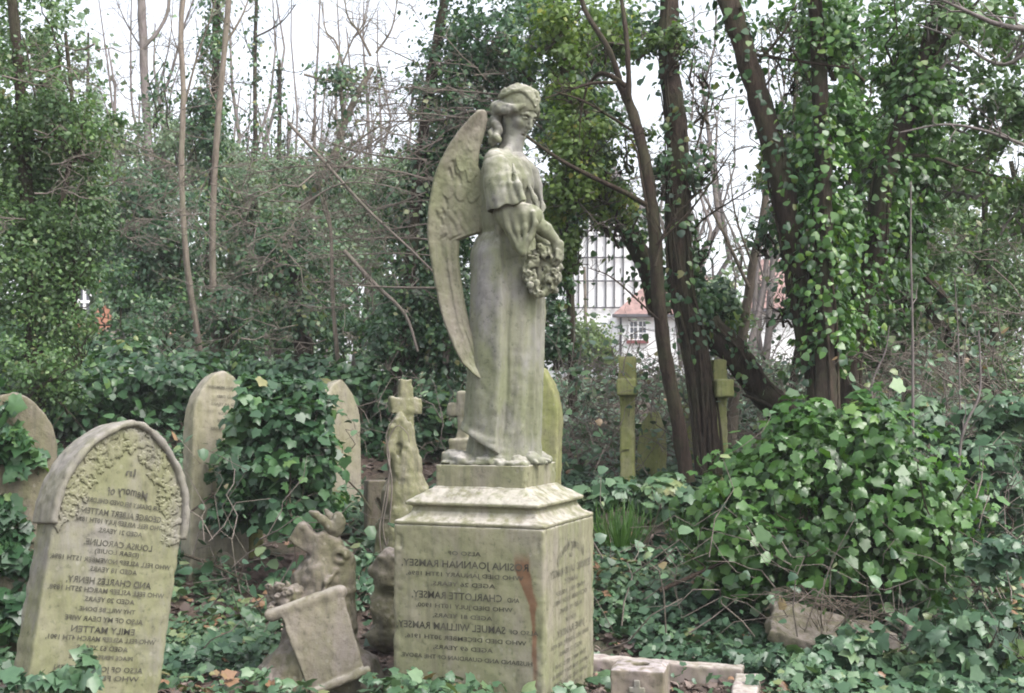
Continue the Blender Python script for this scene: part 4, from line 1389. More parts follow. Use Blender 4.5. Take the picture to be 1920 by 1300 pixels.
# carved flowers left of the scroll roll
F = Field(q(500, 1160, -.32), q(575, 1075, .05), .005)
for k in range(22):
    c = q(RNG.uniform(512, 556), RNG.uniform(1092, 1142), -.12 - .04 * RNG.random())
    F.ell(c, (.020, .016, .018), .004)
    F.ell(c + [0, -.016, 0], (.008, .008, .008), .003, cut=True)
    c = q(RNG.uniform(512, 556), RNG.uniform(1095, 1140), -.11)
    F.ell(c, (.03, .01, .012), .004, roty(RNG.uniform(0, 3)))
F.caps(q(545, 1120, -.10), q(560, 1118, -.02), .05, .06, .02)
F.roughen(.014, 50)
V, Q = F.mesh()
Geo().add(V + sb, Q).build('carved_flowers', M['rock'], root)
# the scroll
F = Field((-.34, -.36, .05), (.36, .08, .72), .006)
a0, a1 = q(520, 1146, -.17), q(646, 1104, -.17)
F.chain([a0, a1], [.031, .033], .006)
F.ell(a0 - [.014, 0, -.004], (.012, .016, .016), .004, cut=True)
c4 = [q(536, 1150, -.19), q(646, 1112, -.19), q(697, 1243, -.205), q(600, 1283, -.205)]
ctr = sum(c4) / 4
ex = unit(c4[1] - c4[0]); ez = unit(c4[0] - c4[3]); ez = unit(ez - (ez @ ex) * ex); ey = np.cross(ez, ex)
# the sheet narrows a little and curls out at the foot
hw0, hw1 = np.linalg.norm(c4[1] - c4[0]) / 2, np.linalg.norm(c4[2] - c4[3]) / 2
hh0 = np.linalg.norm((c4[0] + c4[1]) / 2 - (c4[3] + c4[2]) / 2) / 2


def sheet(x, y, z):
    X, Y, Z = x - ctr[0], y - ctr[1], z - ctr[2]
    a, b_, c_ = X * ex[0] + Y * ex[1] + Z * ex[2], X * ey[0] + Y * ey[1] + Z * ey[2], X * ez[0] + Y * ez[1] + Z * ez[2]
    wd = hw0 + (hw1 - hw0) * (0.5 - c_ / (2 * hh0))
    bow = .020 * np.cos(c_ / hh0 * 1.4) - .015
    return np.maximum(np.maximum(np.abs(a) - wd, np.abs(c_) - hh0), np.abs(b_ + bow) - .017)


F.put(sheet, ctr - .22, ctr + .22, .012)
F.chain([c4[3] + [.004, -.012, .004], c4[2] + [-.004, -.012, .004]], [.020, .020], .012)
F.roughen(.007, 30)
V, Q = F.mesh()
scroll = Geo().add(V + sb, Q).build('scroll', M['scroll'], root)
rows = [('IN LOVING MEMORY OF', .115, .17, .014, 0, 0), ('OUR DEAR CHILD', .092, .14, .012, 0, 0), ('AGED 4 YEARS', .070, .12, .012, 0, 0), ('SAFE IN THE ARMS', .050, .15, .011, 0, 0)]
fn_ = -np.array(ey) if ey[1] > 0 else np.array(ey)
o = inscribe('inscription', None, 'relief', ctr + sb + fn_ * .012, ex, ez, fn_, rows, .0)
o.parent = scroll
# the dove
db = sb + q(622, 1016, .02)
F = Field(q(565, 1030, -.1), q(660, 945, .14), .0045)
F.chain([q(616, 1012, .02), q(624, 998, .02), q(630, 986, .02), q(630, 976, .02)], [.032, .042, .036, .027], .012)
F.chain([q(630, 976, .02), q(641, 976, .0)], [.018, .005], .008)
F.chain([q(620, 1008, .02), q(606, 1014, .03), q(598, 1020, .03)], [.030, .022, .014], .01)
F.chain([q(619, 996, -.01), q(604, 980, -.02), q(592, 971, -.02), q(580, 966, -.01)], [.026, .022, .017, .010], .012)
F.chain([q(624, 994, .05), q(612, 976, .07), q(604, 966, .08)], [.026, .019, .010], .012)
F.roughen(.007, 45)
V, Q = F.mesh()
dove = thing('carved_dove', 'small carved stone dove with raised wings perched on the broken scroll monument', 'carving', db)
Geo().add(V + sb, Q).build('body', M['rock'], dove)

# ------------------------------------------------------------------ kerbs, vase block, fallen slab
def kerb_block(label, a, c, wid, hgt, name='grave_kerb'):
    a, c = np.array(a, float), np.array(c, float)
    d = c - a; Lh = np.hypot(d[0], d[1]); yaw = math.atan2(d[1], d[0]); pit = -math.atan2(d[2], Lh)
    mid = (a + c) / 2
    root = thing(name, label, 'kerb', (mid[0], mid[1], mid[2] - hgt))
    F = Field((-Lh / 2 - .04, -wid / 2 - .04, -hgt - .05), (Lh / 2 + .04, wid / 2 + .04, .05), .008)
    F.rbox((0, 0, -hgt / 2), (Lh / 2, wid / 2, hgt / 2), .012, .004)
    F.roughen(.010, 24)
    V, Q = F.mesh()
    Geo().add(V @ (rotz(yaw) @ roty(pit)).T + mid, Q).build('stone', M['kerb'], root)


kerb_block('long pinkish stone kerb at the back of the grave beside the pedestal', P(1105, 1229, 6.60), P(1394, 1250, 6.36), .11, .20)
kerb_block('short pale kerb end running toward the viewer right of the dark vase block', P(1402, 1262, 6.20), P(1386, 1345, 5.42), .12, .20)
vb = P(1201, 1324, 5.85)
vase = thing('flower_vase', 'square dark stone flower vase with a hole in its top inside the grave kerb', 'vase', vb)
F = Field((-.17, -.17, -.06), (.17, .17, .30), .005)
hv = .152
F.rbox((0, 0, hv / 2), (.120, .120, hv / 2 + .03), .006, .004)
F.rbox((0, 0, hv + .015), (.100, .100, .022), .008, .012)
F.put(lambda x, y, z: np.maximum(np.sqrt(x * x + y * y) - .042, hv - .08 - z), (-.05, -.05, hv - .08), (.05, .05, hv + .05), .004, cut=True)
F.roughen(.007, 34)
V, Q = F.mesh()
vr = rotz(R(-13))
Geo().add(V @ vr.T + vb, Q).build('block', M['vase'], vase)
F = Field((-.06, -.15, .02), (.06, -.10, hv), .004)
F.rbox((0, -.122, hv - .085), (.014, .009, .075), .003, .002); F.rbox((0, -.122, hv - .055), (.036, .009, .013), .003, .002)
V, Q = F.mesh()
Geo().add(V @ vr.T + vb, Q).build('cross_relief', M['hood'], vase)

fb = P(1565, 1222, 6.75)
root = thing('fallen_slab', 'fallen coped grave slab under dead grass below the bright ivy bush', 'slab', fb)
F = Field((-.42, -.2, -.15), (.42, .25, .22), .008)
F.rbox((0, .04, .07), (.33, .19, .045), .02, .02, rotz(R(-14)) @ roty(R(15)) @ rotx(R(20)))
F.roughen(.06, 9); F.roughen(.016, 34)
V, Q = F.mesh()
Geo().add(V + fb, Q).build('slab', M['rock'], root)
sb2 = P(1712, 1225, 6.9)
root = thing('grave_stone', 'small upright stone chip beside the fallen slab', 'stone', sb2)
F = Field((-.1, -.1, -.1), (.1, .1, .2), .007)
F.rbox((0, 0, .05), (.055, .04, .095), .02, .01, roty(R(12)))
F.roughen(.015, 24)
V, Q = F.mesh()
Geo().add(V + sb2, Q).build('stone', M['kerb'], root)
#@@PART3
# ------------------------------------------------------------------ houses beyond the wood
def slab_px(geo, poly, Y, depth):
    """a wall or roof face with real thickness: corners given by pixel at distance Y"""
    A = np.array([P(x, y, Y) for x, y in poly]); B_ = A + np.array([0, depth, 0])
    n = len(A)
    geo.add(np.vstack([A, B_]), [[i, (i + 1) % n, n + (i + 1) % n, n + i] for i in range(n)])
    geo.add(A, [list(range(n))[::-1]]); geo.add(B_, [list(range(n))])


hY = 65.0
hs = thing('house', 'white house with black timbered gable and low red roofed wing seen past the angel\'s wreath', 'house', P(1150, 760, hY))
g = Geo(); slab_px(g, [(1062, 790), (1218, 790), (1218, 420), (1140, 320), (1062, 420)], hY, 6.0); g.build('gable_wall', M['render'], hs, False)
g = Geo()
for x in (1068, 1085, 1102, 1119, 1136, 1152, 1169, 1190, 1210):
    slab_px(g, [(x - 1.3, 578), (x + 1.3, 578), (x + 1.3, 425), (x - 1.3, 425)], hY - .12, .1)
for y in (443, 483, 527, 577):
    slab_px(g, [(1062, y + 1.4), (1218, y + 1.4), (1218, y - 1.4), (1062, y - 1.4)], hY - .2, .07)
g.build('timbering', M['timber'], hs, False)
g = Geo(); slab_px(g, [(1050, 428), (1140, 312), (1230, 428), (1240, 428), (1140, 296), (1040, 428)], hY - .5, 7.0); g.build('roof', M['slate'], hs, False)
g = Geo(); slab_px(g, [(1156, 800), (1330, 800), (1330, 588), (1156, 588)], hY - 4, 4.1); g.build('wing_wall', M['render'], hs, False)
A = [P(1148, 591, hY - 4.5), P(1345, 591, hY - 4.5), P(1345, 519, hY - 1.2), P(1226, 519, hY - 1.2), P(1152, 589, hY + .8)]
g = Geo(); g.add(A, [[0, 1, 2, 3]]); g.add([A[0], A[3], A[4]], [[0, 1, 2]]); g.add(np.array(A) - [0, 0, .12], [[3, 2, 1, 0]]); g.build('wing_roof', M['tile'], hs, False)
g = Geo(); slab_px(g, [(1148, 594), (1345, 594), (1345, 589), (1148, 589)], hY - 4.55, .12); g.build('gutter', M['timber'], hs, False)
g = Geo(); slab_px(g, [(1162, 700), (1166, 700), (1166, 592), (1162, 592)], hY - 4.2, .1); g.build('downpipe', M['iron'], hs, False)
g = Geo(); slab_px(g, [(1180, 637), (1213, 637), (1213, 602), (1180, 602)], hY - 4.05, .04); win = g.build('window', M['glass'], hs, False)
g = Geo()
for x in (1180, 1196.5, 1213): slab_px(g, [(x - 1.8, 638), (x + 1.8, 638), (x + 1.8, 601), (x - 1.8, 601)], hY - 4.12, .06)
for x in (1188, 1205): slab_px(g, [(x - .6, 638), (x + .6, 638), (x + .6, 601), (x - .6, 601)], hY - 4.10, .04)
for y in (602, 613.5, 625, 637): slab_px(g, [(1179, y + .9), (1214, y + .9), (1214, y - .9), (1179, y - .9)], hY - 4.11, .05)
f = g.build('frame', M['render'], hs, False); f.parent = win; f.location = (0, 0, 0)
g = Geo(); slab_px(g, [(1175, 644), (1216, 644), (1216, 638), (1175, 638)], hY - 4.25, .2); f = g.build('sill', M['paint_red'], hs, False); f.parent = win
h2 = thing('house', 'white house with a pale red roof glimpsed between the leaning trunk and the ivied trunk', 'house', P(1450, 760, 58))
g = Geo(); slab_px(g, [(1395, 790), (1560, 790), (1560, 578), (1395, 578)], 58, 5); g.build('wall', M['render'], h2, False)
A = [P(1385, 580, 57.4), P(1570, 580, 57.4), P(1545, 486, 61), P(1428, 486, 61)]
g = Geo(); g.add(A, [[0, 1, 2, 3]]); g.add(np.array(A) - [0, 0, .15], [[3, 2, 1, 0]]); g.build('roof', M['tile'], h2, False)
g = Geo(); slab_px(g, [(1385, 584), (1570, 584), (1570, 578), (1385, 578)], 57.3, .15); g.build('gutter', M['timber'], h2, False)
h3 = thing('house', 'brick house with a white framed window glimpsed through the left hand evergreens', 'house', P(190, 760, 45))
g = Geo(); slab_px(g, [(100, 760), (270, 760), (270, 500), (185, 420), (100, 500)], 45, 5); g.build('wall', M['brick'], h3, False)
g = Geo(); slab_px(g, [(145, 600), (172, 600), (172, 535), (145, 535)], 44.93, .05); win = g.build('window', M['glass'], h3, False)
g = Geo()
for x in (146, 158, 171): slab_px(g, [(x - 2.5, 601), (x + 2.5, 601), (x + 2.5, 534), (x - 2.5, 534)], 44.86, .06)
for y in (536, 566, 599): slab_px(g, [(144, y + 2.5), (173, y + 2.5), (173, y - 2.5), (144, y - 2.5)], 44.84, .06)
f = g.build('frame', M['render'], h3, False); f.parent = win
g = Geo(); slab_px(g, [(198, 665), (235, 665), (235, 615), (198, 615)], 44.9, .08); g.build('pale_door', M['kerb'], h3, False)
g = Geo()
A = [P(90, 505, 44.5), P(185, 410, 44.5), P(280, 505, 44.5)]
slab_px(g, [(90, 512), (185, 418), (280, 512), (280, 500), (185, 404), (90, 500)], 44.6, 5.5); g.build('roof', M['tile'], h3, False)
rl = thing('railing', 'black iron railing in front of the white house wing', 'railing', P(1225, 730, 40))
g = Geo()
for y in (694, 716): slab_px(g, [(1185, y + .8), (1330, y + .8), (1330, y - .8), (1185, y - .8)], 40, .03)
for x in np.arange(1187, 1330, 5.2): slab_px(g, [(x - .6, 730), (x + .6, 730), (x + .6, 690), (x - .6, 690)], 40.04, .02)
g.build('bars', M['iron'], rl, False)


# ------------------------------------------------------------------ trees
def base_of(path):
    return path[0]


LEAFK, NUMK = .76, 1.45


def tree(name, label, Y, trunks=(), bm='bark', ivy=None, clumps=(), lm='ivy', size=.055, tpl='mid', bare=(), brm=None, cat='tree', group=None, rough=.22, sides=9, density=1.0, hang=.6, vines=0, depth=None, back=0.0, fore=0.0):
    size = size * LEAFK; density = density * NUMK
    """trunks: (pixels, thickness px at foot, at top); bare: (pixels, px, px, twigs, twig length m); clumps: (x, y, rx, ry, leaves)"""
    s = Y / FPX
    tg, bg, cg = Geo(), Geo(), Geo()
    first = None
    vg = Geo()
    for pp, w0, w1 in trunks:
        path = pixpath(pp, Y, 7)
        dY = np.linspace(0, 1, len(path))
        path[:, 1] += .12 * np.sin(dY * 5 + len(pp)) * (path[:, 0] * 0 + 1) * .6
        if first is None:
            first = path[0].copy()
        tube(tg, path, [w0 * s / 2, w1 * s / 2], sides, rough)
        if ivy:
            n, sp, lo, hi, isz = ivy
            ivy_on(cg, path, [w0 * s / 2, w1 * s / 2], int(n * 1.2), isz * .8, sp, tpl, lo, hi)
        for _ in range(vines):
            a0 = RNG.random() * 6.28; tw = RNG.normal() * 2.5
            m = len(path); t = np.linspace(0, 1, m)
            r = np.interp(t, [0, 1], [w0 * s / 2, w1 * s / 2]) + .008
            ang = a0 + tw * t + .4 * np.sin(t * 9 + a0)
            q = path + np.stack([np.cos(ang) * r, np.sin(ang) * r, 0 * r], -1)
            k1 = RNG.integers(m // 2, m)
            tube(vg, q[:k1], [.010 + .006 * RNG.random(), .006], 5, .2)
    for pp, w0, w1, n, ln in bare:
        path = pixpath(pp, Y - fore, 6)
        path[:, 1] += .25 * np.linspace(0, 1, len(path)) * RNG.normal()
        spray(bg, path, w0 * s / 2, w1 * s / 2, n, ln, 2)
        if first is None: first = path[0].copy()
    for cx, cy, rx, ry, n in clumps:
        dd = RNG.normal() * .3
        clump(cg, cx, cy, Y + back + dd, rx, ry, int(n * density), size, tpl, hang=hang, depth=depth)
        if first is None: first = P(cx, cy + ry, Y)
        # inner boughs carrying the clump
        if trunks or True:
            c = P(cx, cy, Y + back + dd)
            for _ in range(3):
                e = c + RNG.normal(size=3) * np.array([rx, rx, ry]) * s * .6
                b0 = P(cx + RNG.normal() * rx * .3, cy + ry * .9, Y + back + dd)
                spray(bg, wiggle(b0, e, 6, .12), .012, .004, 5, .35, 1)
    root = thing(name, label, cat, first, group)
    if tg.n: tg.build('trunk', M[bm], root)
    if vg.n: vg.build('ivy_stems', M['vine'], root)
    if bg.n: bg.build('branches', M[brm or bm], root)
    if cg.n: cg.build('crown', M[lm], root, smooth=True)
    return root


# left: big small-leaved evergreen
tree('evergreen_tree', 'big small-leaved evergreen filling the left edge of the wood', 9.6, [([(70, 760), (62, 560), (40, 330), (30, 120), (20, -60)], 34, 16), ([(66, 620), (110, 420), (130, 250), (120, 60)], 16, 6)], 'bark',
     None, [(20, 40, 80, 90, 1500), (95, 80, 80, 100, 1700), (30, 190, 90, 100, 2200), (120, 200, 80, 90, 2100), (170, 240, 50, 70, 700), (40, 330, 100, 100, 2400), (140, 330, 80, 90, 2000), (30, 470, 100, 110, 2300), (120, 460, 90, 100, 2200), (60, 590, 110, 70, 1700), (160, 420, 50, 90, 800), (-20, 250, 90, 300, 1800), (130, 540, 60, 60, 700), (40, 690, 110, 60, 1300), (140, 640, 70, 50, 700), (90, 740, 80, 40, 600)],
     'yew', .046, 'quad', [([(-20, 145), (70, 142), (110, 140)], 6, 3, 6, .4)], hang=.5)
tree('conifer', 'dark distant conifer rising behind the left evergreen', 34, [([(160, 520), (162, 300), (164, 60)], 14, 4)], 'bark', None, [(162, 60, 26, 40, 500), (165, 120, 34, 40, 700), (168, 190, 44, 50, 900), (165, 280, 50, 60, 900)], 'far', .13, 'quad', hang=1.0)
# pale and slender trunks
tree('bare_tree', 'tall pale grey bare trunk forking high against the sky on the left', 22, [([(292, 640), (285, 480), (280, 350), (271, 180), (268, 60), (266, -40)], 20, 14), ([(272, 92), (296, 62), (312, 20), (316, -30)], 8, 6)], 'bark_grey', None, [], 'far', .07, 'quad',
     [([(270, 100), (235, 40), (210, -20)], 4, 1.5, 10, 1.3), ([(280, 300), (250, 210), (247, 80), (250, -20)], 6, 2, 12, 1.2), ([(278, 250), (320, 140), (345, 50), (372, -20)], 7, 2.5, 12, 1.2), ([(282, 330), (225, 240), (210, 120), (196, -10)], 6, 2, 12, 1.2), ([(275, 210), (300, 160), (322, 80), (330, 0)], 4, 1.5, 8, 1.0)])
tree('slender_tree', 'slender light brown trunk with a kink near its foot left of the leaning tree', 13, [([(376, 690), (370, 640), (356, 540), (350, 470), (343, 330), (346, 180), (340, 60), (345, -40)], 13, 9)], 'bark_pale', None, [], 'far', .06, 'quad',
     [([(345, 200), (372, 110), (400, 40), (420, -20)], 5, 2, 8, .7), ([(349, 320), (300, 300), (255, 302)], 3, 1, 8, .5), ([(345, 120), (320, 60), (310, -10)], 3, 1, 6, .5)])
tree('slender_tree', 'pinkish brown slender trunk beside the ivied pole tree', 13.4, [([(402, 680), (398, 580), (396, 450), (402, 330), (412, 210), (424, 90), (434, -40)], 14, 10)], 'bark_pale', None, [], 'far', .06, 'quad',
     [([(410, 200), (385, 160), (376, 120)], 4, 1, 6, .5), ([(424, 80), (450, 30), (470, -30)], 6, 2, 8, .7), ([(404, 300), (372, 360), (350, 420)], 3, 1, 6, .5)])
tree('ivied_tree', 'dark pole tree wrapped in ivy behind the pinkish slender trunk', 15.5, [([(392, 660), (394, 480), (396, 330), (402, 150), (408, -40)], 20, 14)], 'bark', (2600, .16, .2, 1, .075), [(400, 90, 30, 90, 700), (385, 240, 45, 70, 800), (300, 160, 22, 90, 450), (360, 180, 40, 60, 300)], 'ivy', .075, 'quad')
tree('ivied_tree', 'thin ivy covered pole tree standing against the open sky', 20, [([(482, 600), (480, 300), (476, 120), (481, -40)], 10, 6)], 'bark', (900, .13, .35, 1, .09), [(478, 60, 9, 40, 120), (480, 250, 22, 50, 260)], 'ivy', .085, 'quad',
     [([(478, 70), (505, 55), (530, 35), (552, 5)], 4, 2, 8, .8), ([(476, 110), (455, 70), (440, 20)], 3, 1, 8, .8), ([(478, 160), (430, 150), (390, 165)], 2, 1, 8, .7)])
tree('ivied_tree', 'short ivy topped pole tree right of the thin pole tree', 20.5, [([(526, 560), (524, 300), (522, 110)], 12, 6)], 'bark', (1100, .15, .3, 1, .09), [(524, 140, 16, 40, 220), (530, 240, 30, 60, 300)], 'ivy', .085, 'quad', [([(523, 130), (560, 140), (600, 130)], 2, 1, 8, .6), ([(522, 120), (515, 60), (520, 0)], 2, 1, 6, .6)])
tree('leaning_tree', 'ivy clad leaning tree forking into bare branches against the pale sky', 15, [([(520, 520), (548, 430), (585, 365), (622, 300), (655, 210), (700, 130)], 24, 9), ([(645, 225), (640, 160), (642, 120)], 9, 5)], 'bark_pale', (1500, .22, .4, .95, .08), [(620, 190, 40, 40, 350), (590, 230, 40, 40, 300), (700, 135, 28, 22, 160), (640, 160, 16, 22, 120)], 'ivy', .075, 'quad',
     [([(642, 120), (625, 70), (602, 40), (592, -20)], 5, 2, 9, .7), ([(642, 120), (662, 70), (680, 40), (690, -20)], 4, 2, 9, .7), ([(695, 105), (672, 60), (652, 30), (645, -30)], 6, 2, 10, .7), ([(705, 100), (735, 55), (748, -10)], 5, 2, 10, .7), ([(660, 75), (695, 40), (720, -10)], 3, 1, 8, .6), ([(570, 140), (610, 150), (680, 160), (760, 178)], 5, 2, 10, .5), ([(640, 290), (700, 250), (755, 230)], 5, 2, 12, .6), ([(650, 300), (660, 250), (668, 190)], 3, 1, 9, .5), ([(690, 290), (700, 230), (695, 150)], 2, 1, 9, .5), ([(610, 330), (600, 270), (575, 220)], 3, 1, 10, .5)])
tree('ivied_tree', 'dark double trunked tree at the back of the ivy bank', 14.5, [([(572, 705), (566, 640), (556, 560), (548, 470)], 32, 18), ([(585, 690), (580, 620), (560, 560)], 14, 8)], 'bark', (900, .25, .45, 1, .08), [(555, 450, 70, 60, 900), (600, 500, 50, 40, 450), (500, 500, 50, 60, 600)], 'ivy', .07, 'quad')
tree('slender_tree', 'very thin pale sapling right of the dark double trunk', 12.5, [([(638, 700), (625, 560), (618, 430), (606, 370)], 9, 5)], 'bark_pale', None, [], 'far', .06, 'quad', [([(618, 430), (600, 350), (610, 280)], 4, 1, 7, .5)])
for lab, xs in (('slim dark trunk in the shade right of the slender trunks', 465), ('thin dark trunk between the pole tree and the double trunk', 520)):
    tree('dark_tree', lab, 17, [([(xs + 2, 690), (xs, 560), (xs - 3, 430)], 15, 9)], 'bark', None, [(xs, 420, 60, 60, 700)], 'ivy', .08, 'quad')
# dense ivy tree behind the angel
tree('ivied_tree', 'dense dark ivy smothered tree directly behind the angel\'s wing', 11.6, [([(728, 790), (738, 720), (755, 640), (770, 520), (780, 380), (800, 200), (830, 20), (845, -70)], 28, 16), ([(838, 860), (840, 760), (836, 640), (838, 500)], 15, 10)], 'bark', (2500, .25, .25, 1, .07),
     [(765, 600, 55, 80, 1300), (720, 640, 40, 60, 500), (800, 520, 60, 80, 1400), (790, 660, 50, 60, 800), (770, 420, 60, 90, 1400), (850, 400, 60, 100, 1400), (800, 300, 60, 80, 1400), (850, 220, 80, 80, 1800), (860, 110, 100, 90, 2200), (950, 60, 110, 80, 2200), (940, 160, 80, 60, 1300), (900, 300, 70, 90, 1300), (910, 470, 60, 110, 1000), (780, 180, 50, 50, 700), (850, 600, 40, 90, 800), (1000, 170, 60, 80, 1000)],
     'ivy', .062, 'quad', [([(925, 212), (880, 205), (830, 215), (780, 214), (660, 210)], 7, 2, 12, .35), ([(930, 225), (860, 222), (790, 216), (690, 218)], 5, 1.5, 10, .35), ([(960, 180), (900, 178), (800, 175), (660, 168)], 4, 1, 12, .4),
                        ([(540, 230), (600, 295), (690, 395), (770, 470), (830, 530)], 6, 4, 8, .4), ([(645, 470), (700, 530), (760, 590), (785, 660)], 8, 5, 6, .3), ([(815, 340), (740, 320), (660, 312), (560, 308), (450, 325)], 5, 2, 16, .45), ([(820, 480), (740, 475), (640, 480), (540, 490)], 3, 1, 14, .45), ([(820, 540), (760, 540), (690, 538), (640, 535)], 5, 2, 9, .4), ([(800, 420), (700, 430), (600, 440), (520, 425)], 3, 1, 14, .45), ([(830, 260), (750, 300), (690, 350)], 4, 1, 12, .4), ([(560, 390), (640, 350), (720, 355), (800, 380)], 4, 1.5, 12, .4), ([(800, 300), (700, 290), (600, 260), (520, 215)], 4, 1, 14, .4), ([(815, 450), (740, 445), (650, 450), (560, 470)], 4, 1, 16, .4), ([(800, 360), (720, 385), (620, 400), (520, 395)], 3, 1, 16, .45), ([(620, 330), (700, 270), (770, 220)], 4, 1.5, 10, .4)], fore=1.0, brm='twig')
# yellow-green tree and the trunks right of the angel
tree('leaning_tree', 'slender forked trunk with yellow-green leaves nearest the angel\'s right', 9.0, [([(1292, 905), (1275, 800), (1248, 660), (1232, 540), (1224, 430), (1206, 300), (1180, 200), (1160, 150)], 30, 17), ([(1160, 152), (1138, 90), (1100, 20), (1082, -40)], 12, 8), ([(1172, 165), (1130, 140), (1112, 145), (1098, 165)], 10, 5), ([(1178, 190), (1176, 100), (1170, 20), (1160, -40)], 11, 7)], 'bark_red', None,
     [(1050, 40, 80, 70, 600), (1130, 50, 80, 80, 560), (1060, 140, 60, 60, 400), (1080, 240, 60, 70, 480), (1110, 330, 60, 60, 480), (1150, 400, 50, 50, 300), (1180, 270, 40, 60, 240), (1250, 90, 40, 60, 160), (1070, 330, 50, 60, 360), (1040, 380, 40, 60, 360), (1060, 460, 40, 60, 360)], 'lime', .052, 'mid', density=1.6,
     bare=     [([(1212, 384), (1170, 362), (1110, 335), (1050, 305), (985, 262)], 11, 6, 4, .25), ([(1155, 155), (1110, 160), (1060, 178), (1020, 196)], 7, 3, 6, .25), ([(1185, 245), (1140, 225), (1090, 205), (1035, 195)], 6, 3, 6, .25), ([(1100, 165), (1090, 210), (1088, 260)], 5, 2, 5, .2), ([(1215, 400), (1205, 340), (1195, 280), (1180, 250)], 5, 3, 6, .3), ([(1228, 500), (1250, 430), (1300, 370), (1365, 315)], 6, 2, 10, .35), ([(1230, 460), (1290, 400), (1340, 330), (1365, 290)], 5, 2, 8, .35), ([(1235, 600), (1150, 525), (1100, 505)], 4, 1.5, 6, .3)], back=.9, fore=.25)
tree('leaning_tree', 'thick dark ivied trunk sloping down from upper left behind the slender fork', 10.4, [([(1240, 590), (1222, 510), (1185, 440), (1145, 370), (1100, 270), (1060, 130), (1045, 30)], 40, 26)], 'bark', (1600, .20, 0.05, 1, .065), [(1120, 260, 60, 70, 700), (1080, 150, 60, 70, 600), (1160, 430, 40, 40, 300), (1010, 90, 60, 70, 700)], 'ivy', .06, 'mid', vines=3)
tree('ivied_tree', 'tall upright trunk laced with ivy stems right of the slender fork', 9.5, [([(1335, 890), (1322, 760), (1300, 640), (1275, 540), (1268, 400), (1266, 250), (1252, 120), (1256, -50)], 48, 36)], 'bark_red', (700, .12, .25, 1, .065), [(1230, 60, 60, 60, 300), (1300, 320, 50, 60, 360), (1320, 180, 40, 60, 260), (1300, 480, 45, 60, 420), (1340, 560, 50, 50, 460), (1240, 330, 26, 50, 200), (1310, 110, 40, 60, 200)], 'ivy', .062, 'mid',
     [([(1272, 400), (1300, 300), (1330, 200), (1345, 90)], 6, 2, 10, .4), ([(1270, 480), (1310, 420), (1370, 380), (1440, 340)], 5, 2, 9, .35)], vines=20, back=.4)
tree('slender_tree', 'pale yellowish slim trunk beside the second edge-on cross', 10.6, [([(1368, 840), (1380, 740), (1398, 620), (1412, 500), (1430, 390), (1445, 240)], 24, 9)], 'bark_pale', None, [(1440, 330, 50, 60, 260), (1350, 600, 60, 50, 420)], 'lime', .055, 'mid', [([(1405, 540), (1360, 440), (1330, 380)], 8, 4, 8, .4), ([(1412, 500), (1380, 400), (1370, 300)], 5, 2, 8, .4), ([(1425, 420), (1470, 350), (1500, 280)], 4, 1, 8, .4)])
tree('dead_tree', 'thick vine covered dead trunk slumping to the right behind the bright bush', 9.7, [([(1325, 610), (1380, 675), (1430, 732), (1510, 812)], 50, 54)], 'bark_red', (160, .08, 0, .6, .05), [], 'ivy', .06, 'mid', [([(1500, 800), (1440, 760), (1390, 740)], 12, 5, 5, .3)], vines=16)
# the three ivied trunks on the right
tree('ivied_tree', 'thick ivied trunk slanting down to the right, first of the right hand trio', 8.7, [([(1552, 790), (1535, 680), (1510, 560), (1485, 440), (1450, 300), (1405, 150), (1355, -20)], 52, 40)], 'bark_red', (1000, .10, .12, 1, .062), [(1400, 60, 30, 50, 110), (1490, 130, 45, 55, 170), (1440, 440, 30, 50, 150), (1470, 560, 40, 60, 240), (1510, 280, 40, 60, 220)], 'ivy', .060, 'mid', [([(1400, 140), (1470, 60), (1500, 0)], 8, 3, 6, .3), ([(1390, 100), (1470, 130), (1560, 160)], 8, 4, 6, .3)], vines=5, back=.5, density=1.9)
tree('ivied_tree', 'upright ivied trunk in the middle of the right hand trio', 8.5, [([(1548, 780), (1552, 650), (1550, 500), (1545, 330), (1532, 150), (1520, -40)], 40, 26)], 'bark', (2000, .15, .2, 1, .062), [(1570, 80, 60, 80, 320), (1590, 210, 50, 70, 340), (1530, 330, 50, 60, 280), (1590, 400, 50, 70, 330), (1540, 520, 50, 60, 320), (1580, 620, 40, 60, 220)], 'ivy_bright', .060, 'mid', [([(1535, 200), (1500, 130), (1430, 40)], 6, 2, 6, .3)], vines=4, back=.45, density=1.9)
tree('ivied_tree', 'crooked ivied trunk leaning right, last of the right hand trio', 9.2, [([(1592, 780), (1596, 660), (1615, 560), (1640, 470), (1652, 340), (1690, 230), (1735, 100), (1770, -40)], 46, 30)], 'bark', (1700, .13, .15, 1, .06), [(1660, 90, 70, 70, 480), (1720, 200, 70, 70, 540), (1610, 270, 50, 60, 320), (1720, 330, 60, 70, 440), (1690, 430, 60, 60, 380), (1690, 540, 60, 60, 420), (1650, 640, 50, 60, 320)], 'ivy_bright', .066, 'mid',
     [([(1655, 300), (1740, 290), (1830, 315), (1930, 330)], 9, 4, 6, .35), ([(1690, 230), (1740, 120), (1800, 40), (1840, -20)], 10, 4, 6, .35)], vines=4, back=.5, density=1.6)
